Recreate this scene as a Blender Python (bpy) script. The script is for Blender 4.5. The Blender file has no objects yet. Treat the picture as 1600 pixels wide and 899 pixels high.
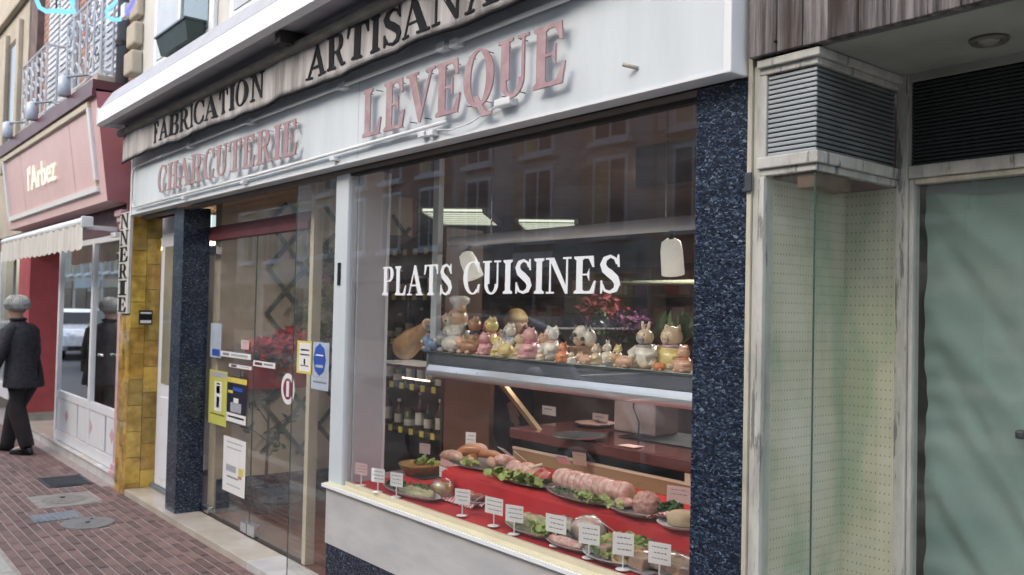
import bpy, bmesh, math, random
from mathutils import Vector, Matrix, Euler
import numpy as np
random.seed(7)
R_ = math.radians
S = bpy.context.scene
COL = S.collection
# ------------------------------------------------------------------ camera
PW, PH = 1600.0, 899.0
FPX = 1387.608
CAM = Vector((0, -2.26676, 1.62))
MROT = Matrix(((0.6280635781826159, 0.007009638149359554, 0.778130456114824),
               (0.7778461607252711, -0.03414382856671975, -0.6275265326787085),
               (0.022169618972927994, 0.9993923473510398, -0.026896915265020548)))
cd = bpy.data.cameras.new('camera'); cam = bpy.data.objects.new('camera', cd); COL.objects.link(cam)
cam.matrix_world = Matrix.Translation(CAM) @ MROT.to_4x4()
cd.sensor_width = 36; cd.lens = 31.2212; cd.clip_start = .05; cd.clip_end = 500
cd.dof.use_dof = True; cd.dof.focus_distance = 3.4; cd.dof.aperture_fstop = 4.0
S.camera = cam
S.render.resolution_x = 1024; S.render.resolution_y = 575
# ------------------------------------------------------------------ world, sun, exposure
W = bpy.data.worlds.new("World"); S.world = W; W.use_nodes = True
nt = W.node_tree; nt.nodes.clear()
sk = nt.nodes.new('ShaderNodeTexSky'); sk.sky_type = 'NISHITA'; sk.sun_disc = False
SUN_EL, SUN_AZ = R_(36), R_(186)
sk.sun_elevation = SUN_EL; sk.sun_rotation = SUN_AZ; sk.air_density = 1.0; sk.dust_density = 3.0; sk.ozone_density = 1.0
bg = nt.nodes.new('ShaderNodeBackground'); bg.inputs[1].default_value = 0.15
wo = nt.nodes.new('ShaderNodeOutputWorld')
nt.links.new(sk.outputs[0], bg.inputs[0]); nt.links.new(bg.outputs[0], wo.inputs[0])
sd = bpy.data.lights.new('sun', 'SUN'); sd.energy = .9; sd.angle = R_(150); sd.color = (1.0, .94, .85)
so = bpy.data.objects.new('sun', sd); COL.objects.link(so)
sdir = Vector((math.sin(SUN_AZ) * math.cos(SUN_EL), math.cos(SUN_AZ) * math.cos(SUN_EL), math.sin(SUN_EL)))
so.rotation_euler = sdir.to_track_quat('Z', 'Y').to_euler(); so.location = (0, -6, 12)
S.view_settings.view_transform = 'Standard'; S.view_settings.look = 'None'
S.view_settings.exposure = 1.3; S.view_settings.gamma = 1
S.render.engine = 'CYCLES'
S.cycles.use_denoising = True
S.cycles.max_bounces = 8; S.cycles.transparent_max_bounces = 16
S.cycles.sample_clamp_indirect = 6

# ------------------------------------------------------------------ helpers
def ray(px, py):
    return MROT @ Vector((px - PW / 2, -(py - PH / 2), -FPX))
def at(px, py, ax, val):
    """world point seen at photo pixel (px,py) on the plane coord[ax] = val"""
    r = ray(px, py); t = (val - CAM[ax]) / r[ax]
    return CAM + r * t
ORG = {}
def tag(o, label=None, cat=None, group=None, kind=None):
    if label: o['label'] = label
    if cat: o['category'] = cat
    if group: o['group'] = group
    if kind: o['kind'] = kind
    return o
def T(name, label, cat, loc=(0, 0, 0), group=None, rz=0):
    o = bpy.data.objects.new(name, None); COL.objects.link(o); o.location = loc; o.rotation_euler = (0, 0, rz)
    o.empty_display_size = .05
    ORG[o.name] = Vector(loc)
    return tag(o, label, cat, group)
from mathutils import noise as mnoise
class MB:
    def __init__(s, smooth=False): s.v = []; s.f = []; s.smooth = smooth
    def add(s, vs, fs):
        n = len(s.v); s.v += [tuple(v) for v in vs]; s.f += [tuple(i + n for i in f) for f in fs]; return s
    def box(s, x0, x1, y0, y1, z0, z1, M=None):
        if x0 > x1: x0, x1 = x1, x0
        if y0 > y1: y0, y1 = y1, y0
        if z0 > z1: z0, z1 = z1, z0
        vs = [Vector(p) for p in ((x0,y0,z0),(x1,y0,z0),(x1,y1,z0),(x0,y1,z0),(x0,y0,z1),(x1,y0,z1),(x1,y1,z1),(x0,y1,z1))]
        if M: vs = [M @ v for v in vs]
        return s.add(vs, [(0,3,2,1),(4,5,6,7),(0,1,5,4),(1,2,6,5),(2,3,7,6),(3,0,4,7)])
    def lump(s, amp, fr=20):
        s.v = [tuple(Vector(v)+mnoise.noise_vector(Vector(v)*fr)*amp) for v in s.v]; return s
    def quad(s, a, b, c, d): return s.add([a, b, c, d], [(0, 1, 2, 3)])
    def ext(s, poly, fn, d0, d1):
        """extrude 2-D polygon; fn(u,v,d) -> world"""
        n = len(poly)
        ar = sum(poly[i][0]*poly[(i+1)%n][1]-poly[(i+1)%n][0]*poly[i][1] for i in range(n))
        if ar < 0: poly = poly[::-1]
        vs = [fn(u, v, d0) for u, v in poly] + [fn(u, v, d1) for u, v in poly]
        fs = [tuple(range(n)), tuple(range(2*n-1, n-1, -1))] + [(i, i+n, (i+1)%n+n, (i+1)%n) for i in range(n)]
        return s.add(vs, fs)
    def lathe(s, prof, c, seg=16, axis='z', M=None, caps=True):
        c = Vector(c); vs = []; n = len(prof)
        for r, h in prof:
            for k in range(seg):
                a = 2*math.pi*k/seg; p = Vector((r*math.cos(a), r*math.sin(a), h))
                if axis == 'y': p = Vector((p.x, p.z, -p.y)) if 0 else Vector((r*math.cos(a), h, r*math.sin(a)))
                if axis == 'x': p = Vector((h, r*math.cos(a), r*math.sin(a)))
                if M: p = M @ p
                vs.append(c + p)
        fs = [(i*seg+k, i*seg+(k+1)%seg, (i+1)*seg+(k+1)%seg, (i+1)*seg+k) for i in range(n-1) for k in range(seg)]
        if caps: fs += [tuple(range(seg-1, -1, -1)), tuple(range((n-1)*seg, n*seg))]
        return s.add(vs, fs)
    def ell(s, c, r, seg=14, rings=8, M=None, bump=0):
        c = Vector(c); vs = []; fs = []
        if not isinstance(r, (tuple, list)): r = (r, r, r)
        for i in range(rings+1):
            th = math.pi*i/rings
            for k in range(seg):
                a = 2*math.pi*k/seg
                q = 1 + (random.uniform(-bump, bump) if bump else 0)
                p = Vector((r[0]*math.sin(th)*math.cos(a)*q, r[1]*math.sin(th)*math.sin(a)*q, r[2]*math.cos(th)*q))
                if M: p = M @ p
                vs.append(c+p)
        for i in range(rings):
            for k in range(seg):
                fs.append((i*seg+k, (i+1)*seg+k, (i+1)*seg+(k+1)%seg, i*seg+(k+1)%seg))
        return s.add(vs, fs)
    def tube(s, pts, r, seg=8, closed=False):
        pts = [Vector(p) for p in pts]; n = len(pts); vs = []
        for i, p in enumerate(pts):
            if closed: d = pts[(i+1) % n] - pts[i-1]
            else: d = pts[min(i+1, n-1)] - pts[max(i-1, 0)]
            d.normalize(); u = d.cross(Vector((0, 0, 1)))
            if u.length < .05: u = d.cross(Vector((1, 0, 0)))
            u.normalize(); w = d.cross(u)
            rr = r[i] if isinstance(r, (list, tuple)) else r
            for k in range(seg):
                a = 2*math.pi*k/seg; vs.append(p + u*math.cos(a)*rr + w*math.sin(a)*rr)
        m = n if closed else n-1
        fs = [(i*seg+k, i*seg+(k+1)%seg, ((i+1)%n)*seg+(k+1)%seg, ((i+1)%n)*seg+k) for i in range(m) for k in range(seg)]
        if not closed: fs += [tuple(range(seg-1, -1, -1)), tuple(range((n-1)*seg, n*seg))]
        return s.add(vs, fs)
    def grid(s, fn, nu, nv):
        vs = [fn(i/nu, j/nv) for j in range(nv+1) for i in range(nu+1)]
        return s.add(vs, [(j*(nu+1)+i, j*(nu+1)+i+1, (j+1)*(nu+1)+i+1, (j+1)*(nu+1)+i) for j in range(nv) for i in range(nu)])
    def loft(s, rings, caps=True):
        n = len(rings[0]); vs = [p for r in rings for p in r]
        fs = [(i*n+k, i*n+(k+1)%n, (i+1)*n+(k+1)%n, (i+1)*n+k) for i in range(len(rings)-1) for k in range(n)]
        if caps: fs += [tuple(range(n-1, -1, -1)), tuple(range((len(rings)-1)*n, len(rings)*n))]
        return s.add(vs, fs)
    def build(s, name, m, parent=None, local=False, bevel=0, label=None, kind=None, cat=None, group=None):
        o0 = Vector((0, 0, 0)); q = parent
        if parent is not None and not local:
            while q is not None: 
                o0 = ORG.get(q.name, o0) if q.type == 'EMPTY' else o0
                q = q.parent
        me = bpy.data.meshes.new(name)
        me.from_pydata([(v[0]-o0[0], v[1]-o0[1], v[2]-o0[2]) for v in s.v], [], s.f)
        me.validate(); me.update()
        bm = bmesh.new(); bm.from_mesh(me); bmesh.ops.recalc_face_normals(bm, faces=bm.faces); bm.to_mesh(me); bm.free()
        if s.smooth: me.polygons.foreach_set('use_smooth', [True]*len(me.polygons))
        me.materials.append(m)
        o = bpy.data.objects.new(name, me); COL.objects.link(o)
        if parent is not None: o.parent = parent
        if bevel:
            b = o.modifiers.new('bevel', 'BEVEL'); b.width = bevel; b.segments = 2; b.limit_method = 'ANGLE'
        return tag(o, label, cat, group, kind)
def flat(m0):  # shorthand single box part
    pass
def bx(name, m, parent, x0, x1, y0, y1, z0, z1, bevel=0, **k):
    return MB().box(x0, x1, y0, y1, z0, z1).build(name, m, parent, bevel=bevel, **k)
def copy_tree(o, parent=None):
    c = o.copy(); COL.objects.link(c)
    if parent is not None: c.parent = parent
    if o.name in ORG: ORG[c.name] = ORG[o.name].copy()
    for ch in list(o.children): copy_tree(ch, c)
    return c
def copy_at(o, loc, rz=None, label=None, scale=None):
    c = copy_tree(o); c.location = loc; ORG[c.name] = Vector(loc)
    if rz is not None: c.rotation_euler = (c.rotation_euler[0], c.rotation_euler[1], rz)
    if scale: c.scale = (scale,)*3 if not isinstance(scale, tuple) else scale
    if label: c['label'] = label
    return c

# ------------------------------------------------------------------ materials
def NM(name):
    m = bpy.data.materials.new(name); m.use_nodes = True; t = m.node_tree
    b = t.nodes['Principled BSDF']; return m, t, b
def mix(t, fac, a, b):
    n = t.nodes.new('ShaderNodeMix'); n.data_type = 'RGBA'
    for s, v in ((0, fac), (6, a), (7, b)):
        if hasattr(v, 'links'): t.links.new(v, n.inputs[s])
        elif s == 0: n.inputs[0].default_value = v
        else: n.inputs[s].default_value = (*v[:3], 1)
    return n.outputs[2]
def noise(t, scale, detail=4, stretch=(1, 1, 1), rough=.55):
    tc = t.nodes.new('ShaderNodeTexCoord'); mp = t.nodes.new('ShaderNodeMapping'); mp.inputs['Scale'].default_value = stretch
    n = t.nodes.new('ShaderNodeTexNoise'); n.inputs['Scale'].default_value = scale; n.inputs['Detail'].default_value = detail
    n.inputs['Roughness'].default_value = rough
    t.links.new(tc.outputs['Object'], mp.inputs[0]); t.links.new(mp.outputs[0], n.inputs['Vector']); return n.outputs[0]
def ramp(t, inp, pts):
    r = t.nodes.new('ShaderNodeValToRGB'); e = r.color_ramp.elements
    while len(e) < len(pts): e.new(.5)
    for i, (p, c) in enumerate(pts):
        e[i].position = p; e[i].color = (c, c, c, 1) if not isinstance(c, (tuple, list)) else (*c[:3], 1)
    t.links.new(inp, r.inputs[0]); return r.outputs[0]
def bump(t, b, h, strength=.3, dist=.005):
    n = t.nodes.new('ShaderNodeBump'); n.inputs['Strength'].default_value = strength; n.inputs['Distance'].default_value = dist
    t.links.new(h, n.inputs['Height']); t.links.new(n.outputs[0], b.inputs['Normal'])
def M_(name, c, rough=.5, metal=0, var=.25, scale=6, c2=None, bmp=0, bs=None, stretch=(1, 1, 1), coat=0, emit=None, es=0, sss=0, rnd=0, detail=5, spec=None):
    m, t, b = NM(name)
    c2 = c2 or tuple(x*(1-var) for x in c)
    n = noise(t, scale, detail, stretch); f = ramp(t, n, [(.38, 0), (.66, 1)])
    out = mix(t, f, c, c2)
    if rnd:
        oi = t.nodes.new('ShaderNodeObjectInfo'); ge = t.nodes.new('ShaderNodeNewGeometry')
        ad = t.nodes.new('ShaderNodeMath'); ad.operation = 'ADD'; fr = t.nodes.new('ShaderNodeMath'); fr.operation = 'FRACT'
        t.links.new(oi.outputs['Random'], ad.inputs[0]); t.links.new(ge.outputs['Random Per Island'], ad.inputs[1]); t.links.new(ad.outputs[0], fr.inputs[0])
        hs = t.nodes.new('ShaderNodeHueSaturation'); mr = t.nodes.new('ShaderNodeMapRange')
        mr.inputs[3].default_value = 1-rnd; mr.inputs[4].default_value = 1+rnd
        t.links.new(fr.outputs[0], mr.inputs[0]); t.links.new(mr.outputs[0], hs.inputs['Value'])
        mr2 = t.nodes.new('ShaderNodeMapRange'); mr2.inputs[3].default_value = .5-rnd*.04; mr2.inputs[4].default_value = .5+rnd*.04
        t.links.new(ad.outputs[0], mr2.inputs[0]); t.links.new(mr2.outputs[0], hs.inputs['Hue'])
        t.links.new(out, hs.inputs['Color']); out = hs.outputs[0]
    t.links.new(out, b.inputs['Base Color'])
    rn = noise(t, scale*2.3, 3, stretch); rr = t.nodes.new('ShaderNodeMapRange')
    rr.inputs[3].default_value = max(.02, rough*.8); rr.inputs[4].default_value = min(1, rough*1.2); t.links.new(rn, rr.inputs[0]); t.links.new(rr.outputs[0], b.inputs['Roughness'])
    b.inputs['Metallic'].default_value = metal
    if coat: b.inputs['Coat Weight'].default_value = coat
    if sss: b.inputs['Subsurface Weight'].default_value = sss; b.inputs['Subsurface Radius'].default_value = (.01, .004, .003)
    if spec is not None: b.inputs['Specular IOR Level'].default_value = spec
    if emit: b.inputs['Emission Color'].default_value = (*emit, 1); b.inputs['Emission Strength'].default_value = es
    if bmp: bump(t, b, noise(t, bs or scale*4, 5, stretch), bmp)
    return m
def glass(name, tint=(.93, .95, .94), ior=1.5, rough=.01, dirt_haze=.02, boost=1.6):
    m = bpy.data.materials.new(name); m.use_nodes = True; t = m.node_tree; t.nodes.clear()
    o = t.nodes.new('ShaderNodeOutputMaterial'); tr = t.nodes.new('ShaderNodeBsdfTransparent'); gl = t.nodes.new('ShaderNodeBsdfGlossy')
    tr.inputs[0].default_value = (*tint, 1); gl.inputs['Roughness'].default_value = rough; gl.inputs[0].default_value = (.95, .95, .95, 1)
    fr = t.nodes.new('ShaderNodeFresnel'); fr.inputs[0].default_value = ior
    mu = t.nodes.new('ShaderNodeMath'); mu.operation = 'MULTIPLY'; mu.inputs[1].default_value = boost; mu.use_clamp = True
    ge = t.nodes.new('ShaderNodeNewGeometry'); iv = t.nodes.new('ShaderNodeMath'); iv.operation = 'SUBTRACT'; iv.inputs[0].default_value = 1; t.links.new(ge.outputs['Backfacing'], iv.inputs[1])
    m0 = t.nodes.new('ShaderNodeMath'); m0.operation = 'MULTIPLY'; t.links.new(fr.outputs[0], m0.inputs[0]); t.links.new(iv.outputs[0], m0.inputs[1])
    t.links.new(m0.outputs[0], mu.inputs[0])
    mx = t.nodes.new('ShaderNodeMixShader'); t.links.new(mu.outputs[0], mx.inputs[0]); t.links.new(tr.outputs[0], mx.inputs[1]); t.links.new(gl.outputs[0], mx.inputs[2])
    df = t.nodes.new('ShaderNodeBsdfDiffuse'); df.inputs[0].default_value = (.6, .6, .58, 1)  # grey film: some dirt, plus veiling haze painted onto the glass
    dn = noise(t, 3, 6, (1, 1, 3)); dr = t.nodes.new('ShaderNodeMapRange'); dr.inputs[1].default_value = .45; dr.inputs[2].default_value = .8; dr.inputs[3].default_value = dirt_haze*.4; dr.inputs[4].default_value = dirt_haze*2
    t.links.new(dn, dr.inputs[0])
    m2 = t.nodes.new('ShaderNodeMixShader'); t.links.new(dr.outputs[0], m2.inputs[0]); t.links.new(mx.outputs[0], m2.inputs[1]); t.links.new(df.outputs[0], m2.inputs[2])
    t.links.new(m2.outputs[0], o.inputs[0]); return m
def emis(name, c, s):
    m = bpy.data.materials.new(name); m.use_nodes = True; t = m.node_tree; t.nodes.clear()
    o = t.nodes.new('ShaderNodeOutputMaterial'); e = t.nodes.new('ShaderNodeEmission'); e.inputs[0].default_value = (*c, 1); e.inputs[1].default_value = s
    t.links.new(e.outputs[0], o.inputs[0]); return m
def granite(name):
    m, t, b = NM(name)
    tc = t.nodes.new('ShaderNodeTexCoord'); mp = t.nodes.new('ShaderNodeMapping'); mp.inputs['Scale'].default_value = (1, 1, 1.9)
    nz = t.nodes.new('ShaderNodeTexNoise'); nz.inputs['Scale'].default_value = 30
    ad = t.nodes.new('ShaderNodeMix'); ad.data_type = 'VECTOR'; ad.inputs[0].default_value = .05
    vo = t.nodes.new('ShaderNodeTexVoronoi'); vo.inputs['Scale'].default_value = 128; vo.inputs['Randomness'].default_value = 1
    t.links.new(tc.outputs['Object'], mp.inputs[0]); t.links.new(mp.outputs[0], nz.inputs['Vector'])
    t.links.new(mp.outputs[0], ad.inputs[4]); t.links.new(nz.outputs['Color'], ad.inputs[5]); t.links.new(ad.outputs[1], vo.inputs['Vector'])
    sp = t.nodes.new('ShaderNodeSeparateColor'); t.links.new(vo.outputs['Color'], sp.inputs[0])
    c = ramp(t, sp.outputs[0], [(0, (.006, .009, .016)), (.5, (.014, .020, .036)), (.78, (.034, .050, .082)), (.95, (.075, .112, .165)), (1, (.19, .235, .28))])
    t.links.new(c, b.inputs['Base Color']); b.inputs['Roughness'].default_value = .22; b.inputs['Specular IOR Level'].default_value = .45
    return m
def peel(name, c, under, thr=.57, scale=9, stretch=(1, 1, .25), rough=.6):
    m, t, b = NM(name)
    n = noise(t, scale, 8, stretch, .7); f = ramp(t, n, [(thr-.015, 0), (thr+.015, 1)])
    n2 = ramp(t, noise(t, 11, 7, (1, 1, .3), .7), [(.4, 0), (.7, 1)]); base = mix(t, n2, c, tuple(x*.58 for x in c))
    t.links.new(mix(t, f, base, under), b.inputs['Base Color']); b.inputs['Roughness'].default_value = rough
    inv = t.nodes.new('ShaderNodeInvert'); t.links.new(f, inv.inputs[1]); bump(t, b, inv.outputs[0], .5, .002); return m
def boards_mat():
    m, t, b = NM('weathered_board')
    n = noise(t, 34, 8, (1, 1, .035), .75); c = ramp(t, n, [(.32, (.012, .011, .011)), (.44, (.07, .062, .06)), (.54, (.17, .155, .15)), (.68, (.34, .33, .31))])
    n2 = noise(t, 5, 3, (1, 1, .25)); f = ramp(t, n2, [(.56, 0), (.68, 1)])
    n3 = noise(t, 7, 4, (1, 1, .12)); f3 = ramp(t, n3, [(.6, 0), (.72, .7)])
    c = mix(t, f, c, (.05, .03, .02)); c = mix(t, f3, c, (.24, .14, .07))
    oi = t.nodes.new('ShaderNodeObjectInfo'); hs = t.nodes.new('ShaderNodeHueSaturation'); mr = t.nodes.new('ShaderNodeMapRange'); mr.inputs[3].default_value = .55; mr.inputs[4].default_value = 1.35
    t.links.new(oi.outputs['Random'], mr.inputs[0]); t.links.new(mr.outputs[0], hs.inputs['Value']); t.links.new(c, hs.inputs['Color'])
    t.links.new(hs.outputs[0], b.inputs['Base Color']); b.inputs['Roughness'].default_value = .8; bump(t, b, n, .6, .004); return m
def pegmat():
    m, t, b = NM('pegboard'); tc = t.nodes.new('ShaderNodeTexCoord')
    sp = t.nodes.new('ShaderNodeSeparateXYZ'); t.links.new(tc.outputs['Object'], sp.inputs[0])
    def per(sock, d):
        a = t.nodes.new('ShaderNodeMath'); a.operation = 'DIVIDE'; a.inputs[1].default_value = d; t.links.new(sock, a.inputs[0])
        f = t.nodes.new('ShaderNodeMath'); f.operation = 'FRACT'; t.links.new(a.outputs[0], f.inputs[0])
        s = t.nodes.new('ShaderNodeMath'); s.operation = 'SUBTRACT'; s.inputs[1].default_value = .5; t.links.new(f.outputs[0], s.inputs[0])
        p = t.nodes.new('ShaderNodeMath'); p.operation = 'MULTIPLY'; t.links.new(s.outputs[0], p.inputs[0]); t.links.new(s.outputs[0], p.inputs[1]); return p.outputs[0]
    xy = t.nodes.new('ShaderNodeMath'); xy.operation = 'ADD'; t.links.new(sp.outputs[0], xy.inputs[0]); t.links.new(sp.outputs[1], xy.inputs[1])
    a = t.nodes.new('ShaderNodeMath'); a.operation = 'ADD'; t.links.new(per(xy.outputs[0], .0155), a.inputs[0]); t.links.new(per(sp.outputs[2], .03), a.inputs[1])
    l = t.nodes.new('ShaderNodeMath'); l.operation = 'LESS_THAN'; l.inputs[1].default_value = .013; t.links.new(a.outputs[0], l.inputs[0])
    n = ramp(t, noise(t, 4, 4, (1, 1, .4)), [(.35, (.70, .67, .55)), (.5, (.62, .58, .44)), (.60, (.42, .48, .34)), (.75, (.54, .49, .32))])
    t.links.new(mix(t, l.outputs[0], n, (.22, .20, .13)), b.inputs['Base Color']); b.inputs['Roughness'].default_value = .6; return m
def stripes_mat(name, a, c, axis, period, duty=.5, rough=.7):
    m, t, b = NM(name); tc = t.nodes.new('ShaderNodeTexCoord'); sp = t.nodes.new('ShaderNodeSeparateXYZ'); t.links.new(tc.outputs['Object'], sp.inputs[0])
    d = t.nodes.new('ShaderNodeMath'); d.operation = 'DIVIDE'; d.inputs[1].default_value = period; t.links.new(sp.outputs[axis], d.inputs[0])
    f = t.nodes.new('ShaderNodeMath'); f.operation = 'FRACT'; t.links.new(d.outputs[0], f.inputs[0])
    l = t.nodes.new('ShaderNodeMath'); l.operation = 'LESS_THAN'; l.inputs[1].default_value = duty; t.links.new(f.outputs[0], l.inputs[0])
    t.links.new(mix(t, l.outputs[0], a, c), b.inputs['Base Color']); b.inputs['Roughness'].default_value = rough; return m
def gingham():
    m, t, b = NM('gingham'); tc = t.nodes.new('ShaderNodeTexCoord'); ck = t.nodes.new('ShaderNodeTexChecker'); ck.inputs['Scale'].default_value = 90
    ck.inputs[1].default_value = (.8, .72, .72, 1); ck.inputs[2].default_value = (.55, .05, .07, 1); t.links.new(tc.outputs['Object'], ck.inputs[0]); t.links.new(ck.outputs[0], b.inputs['Base Color']); b.inputs['Roughness'].default_value = .8; return m
def brickmat(name, c1, c2, mortar, bw, bh, rough=.85, plane='xz', ms=.012):
    m, t, b = NM(name); tc = t.nodes.new('ShaderNodeTexCoord'); sp = t.nodes.new('ShaderNodeSeparateXYZ'); cb = t.nodes.new('ShaderNodeCombineXYZ')
    t.links.new(tc.outputs['Object'], sp.inputs[0]); i = 'xyz'
    t.links.new(sp.outputs[i.index(plane[0])], cb.inputs[0]); t.links.new(sp.outputs[i.index(plane[1])], cb.inputs[1])
    k = t.nodes.new('ShaderNodeTexBrick'); k.inputs['Scale'].default_value = 1; k.inputs['Brick Width'].default_value = bw; k.inputs['Row Height'].default_value = bh
    k.inputs['Mortar Size'].default_value = ms; k.inputs[1].default_value = (*c1, 1); k.inputs[2].default_value = (*c2, 1); k.inputs[3].default_value = (*mortar, 1)
    t.links.new(cb.outputs[0], k.inputs[0]); t.links.new(k.outputs[0], b.inputs['Base Color']); b.inputs['Roughness'].default_value = rough
    bump(t, b, k.outputs['Fac'], -.5, .004); return m

GRAN = granite('blue_granite')
WHITE = M_('white_sign', (.68, .745, .77), .32, var=.1, scale=4, stretch=(1.6, 1, .35), bmp=.04, bs=30)
WTRIM = M_('white_trim', (.78, .8, .81), .35, var=.06)
PVC = M_('white_pvc', (.75, .78, .85), .3, var=.05)
POST = M_('pale_aluminium', (.60, .66, .68), .4, var=.06, scale=3)
ROSE = M_('faded_rose_letter', (.37, .235, .245), .6, var=.12, scale=14, c2=(.47, .35, .36))
PIN = M_('dark_pin', (.05, .05, .05), .4, metal=.6)
CLOTH_V = M_('awning_canvas', (.55, .53, .52), .9, var=.4, scale=7, stretch=(1.6, 1, .25), c2=(.25, .24, .23), bmp=.3, bs=80)
BLK = M_('black_paint', (.010, .010, .013), .7, var=.3, spec=.25)
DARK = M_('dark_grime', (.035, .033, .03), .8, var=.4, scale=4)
BAR = M_('white_enamel', (.84, .86, .86), .22, var=.03)
CASS = M_('grey_cassette', (.42, .43, .46), .5, var=.12)
MARB = M_('cream_marble', (.52, .48, .41), .2, var=.15, scale=4, c2=(.44, .39, .32))
MARBW = M_('white_marble', (.62, .62, .6), .18, var=.15, scale=5, c2=(.48, .48, .47))
STONEP = M_('pale_stone_panel', (.55, .545, .52), .35, var=.1, scale=5, stretch=(.8, 1, 3), c2=(.45, .46, .46))
CREAM = M_('cream_channel', (.68, .64, .44), .35, var=.1)
BEIGE = M_('beige_wall', (.60, .50, .38), .8, var=.12)
GREYW = M_('grey_return', (.55, .56, .58), .7, var=.08, scale=2)
CEILI = M_('shop_ceiling', (.24, .16, .12), .9, var=.15)
WALLR = M_('red_brown_wall', (.23, .075, .05), .8, var=.3, scale=2)
WOODD = M_('dark_wood', (.085, .038, .022), .5, var=.4, scale=8, stretch=(1, 1, .2))
WOODM = M_('mahogany', (.10, .022, .018), .2, var=.35, scale=10, stretch=(.1, 1, 1), coat=.3)
MAROON = M_('maroon_beam', (.17, .045, .055), .5, var=.2)
PLY = M_('plywood', (.30, .23, .12), .6, var=.25, scale=8, stretch=(.15, 1, 1))
CRW = M_('cream_rail', (.62, .56, .42), .4, var=.08)
REDC = M_('red_cloth', (.50, .018, .022), .65, var=.2, scale=5, bmp=.15, bs=120)
SILV = M_('brushed_silver', (.60, .64, .67), .3, metal=.6, var=.03)
STEEL = M_('steel', (.6, .6, .6), .25, metal=1, var=.08)
GLASS = glass('window_glass', tint=(.985, .99, .985), ior=1.5, boost=2.0, dirt_haze=.016)
GLASSD = glass('door_glass', tint=(.96, .965, .95), ior=1.5, boost=1.5, dirt_haze=.04)
GLASSO = glass('dusty_glass', tint=(.955, .975, .96), ior=1.5, boost=1.0, dirt_haze=.06)
GEDGE = M_('glass_edge', (.05, .09, .075), .15, var=.1)
PLASW = M_('white_card', (.78, .78, .76), .4, var=.05)
INK = M_('grey_ink', (.22, .22, .26), .6, var=.1)
PEEL = peel('peeling_white', (.54, .54, .49), (.20, .20, .19), thr=.585, scale=26, stretch=(1, 1, .10))
PEELC = peel('peeling_cream', (.56, .53, .42), (.16, .12, .08), thr=.62, scale=7)
BOARD = boards_mat(); PEG = pegmat()
SOFF = M_('painted_soffit', (.36, .37, .33), .8, var=.2, scale=2.5, c2=(.26, .27, .23))
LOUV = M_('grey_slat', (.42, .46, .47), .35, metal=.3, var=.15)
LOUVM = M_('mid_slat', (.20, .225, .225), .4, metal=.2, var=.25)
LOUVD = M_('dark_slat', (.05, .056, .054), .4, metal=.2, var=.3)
CURT = M_('green_curtain', (.215, .305, .29), .9, var=.2, scale=2.2, c2=(.17, .25, .24), bmp=.2, bs=200)
TILE = M_('ochre_tile', (.58, .35, .07), .16, var=.5, scale=9, c2=(.30, .16, .025), rnd=.28, coat=.5)
GROUT = M_('grout', (.28, .22, .12), .9)
BRICKP = M_('paving_brick', (.185, .108, .098), .8, var=.35, scale=12, c2=(.135, .088, .082), rnd=.26, bmp=.4, bs=150)
MORT = M_('pale_mortar', (.38, .32, .295), .9, var=.25, scale=20, bmp=.3)
KERB = M_('granite_kerb', (.42, .41, .37), .85, var=.15, scale=20, bmp=.3)
ASPH = M_('asphalt', (.085, .083, .08), .85, var=.3, scale=40, bmp=.5)
CONC = M_('concrete', (.37, .35, .31), .85, var=.25, scale=10, bmp=.3)
IRON = M_('cast_iron', (.075, .08, .09), .55, metal=.5, var=.3, scale=20, bmp=.5, bs=60)
PINKP = M_('pink_panel', (.74, .51, .50), .35, var=.12, scale=2, c2=(.66, .46, .45), bmp=.03)
ROSED = M_('rose_side', (.48, .17, .185), .5, var=.12, scale=3)
MARD = M_('dark_maroon', (.10, .018, .028), .4, var=.15)
REDW = M_('red_wall', (.40, .075, .085), .7, var=.2, scale=4)
PINKT = M_('pink_trim', (.62, .40, .42), .45, var=.1)
CRSTONE = M_('cream_stone', (.50, .45, .36), .85, var=.2, scale=3, bmp=.2)
CRSTONE2 = M_('pale_render', (.62, .62, .58), .85, var=.12, scale=3, bmp=.15)
BRW = brickmat('old_brick', (.33, .15, .11), (.24, .11, .085), (.36, .3, .26), .22, .072)
SHUT = M_('white_shutter', (.62, .66, .70), .5, var=.1)
ZINC = M_('zinc_pipe', (.22, .25, .28), .45, metal=.3, var=.15)
NEON = emis('blue_neon', (.16, .45, 1.0), .9)
NEONW = emis('cream_sign_text', (1.0, .92, .78), .5)

# ------------------------------------------------------------------ slab serif glyphs (unit height)
def rc(a, b, c, d): return [(a, b), (c, b), (c, d), (a, d)]
def band(cx, cy, rx, ry, a0, a1, tx, ty, n=22):
    o = []; i = []
    for k in range(n+1):
        a = R_(a0 + (a1-a0)*k/n); o.append((cx+rx*math.cos(a), cy+ry*math.sin(a))); i.append((cx+(rx-tx)*math.cos(a), cy+(ry-ty)*math.sin(a)))
    if abs(a1-a0) >= 359.9:
        h = n//2; return [o[:h+1]+i[:h+1][::-1], o[h:]+i[h:][::-1]]
    return [o+i[::-1]]
def stem(x, t=.2, lo=1, hi=1, s=.075, f=.055, th=0):
    p = [rc(x, 0, x+t, 1)]
    if lo: p += [[(x-s, 0), (x+t+s, 0), (x+t+s, f), (x+t, f+.05), (x, f+.05), (x-s, f)]]
    if hi: p += [[(x-s, 1-f), (x, 1-f-.05), (x+t, 1-f-.05), (x+t+s, 1-f), (x+t+s, 1), (x-s, 1)]]
    return p
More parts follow.
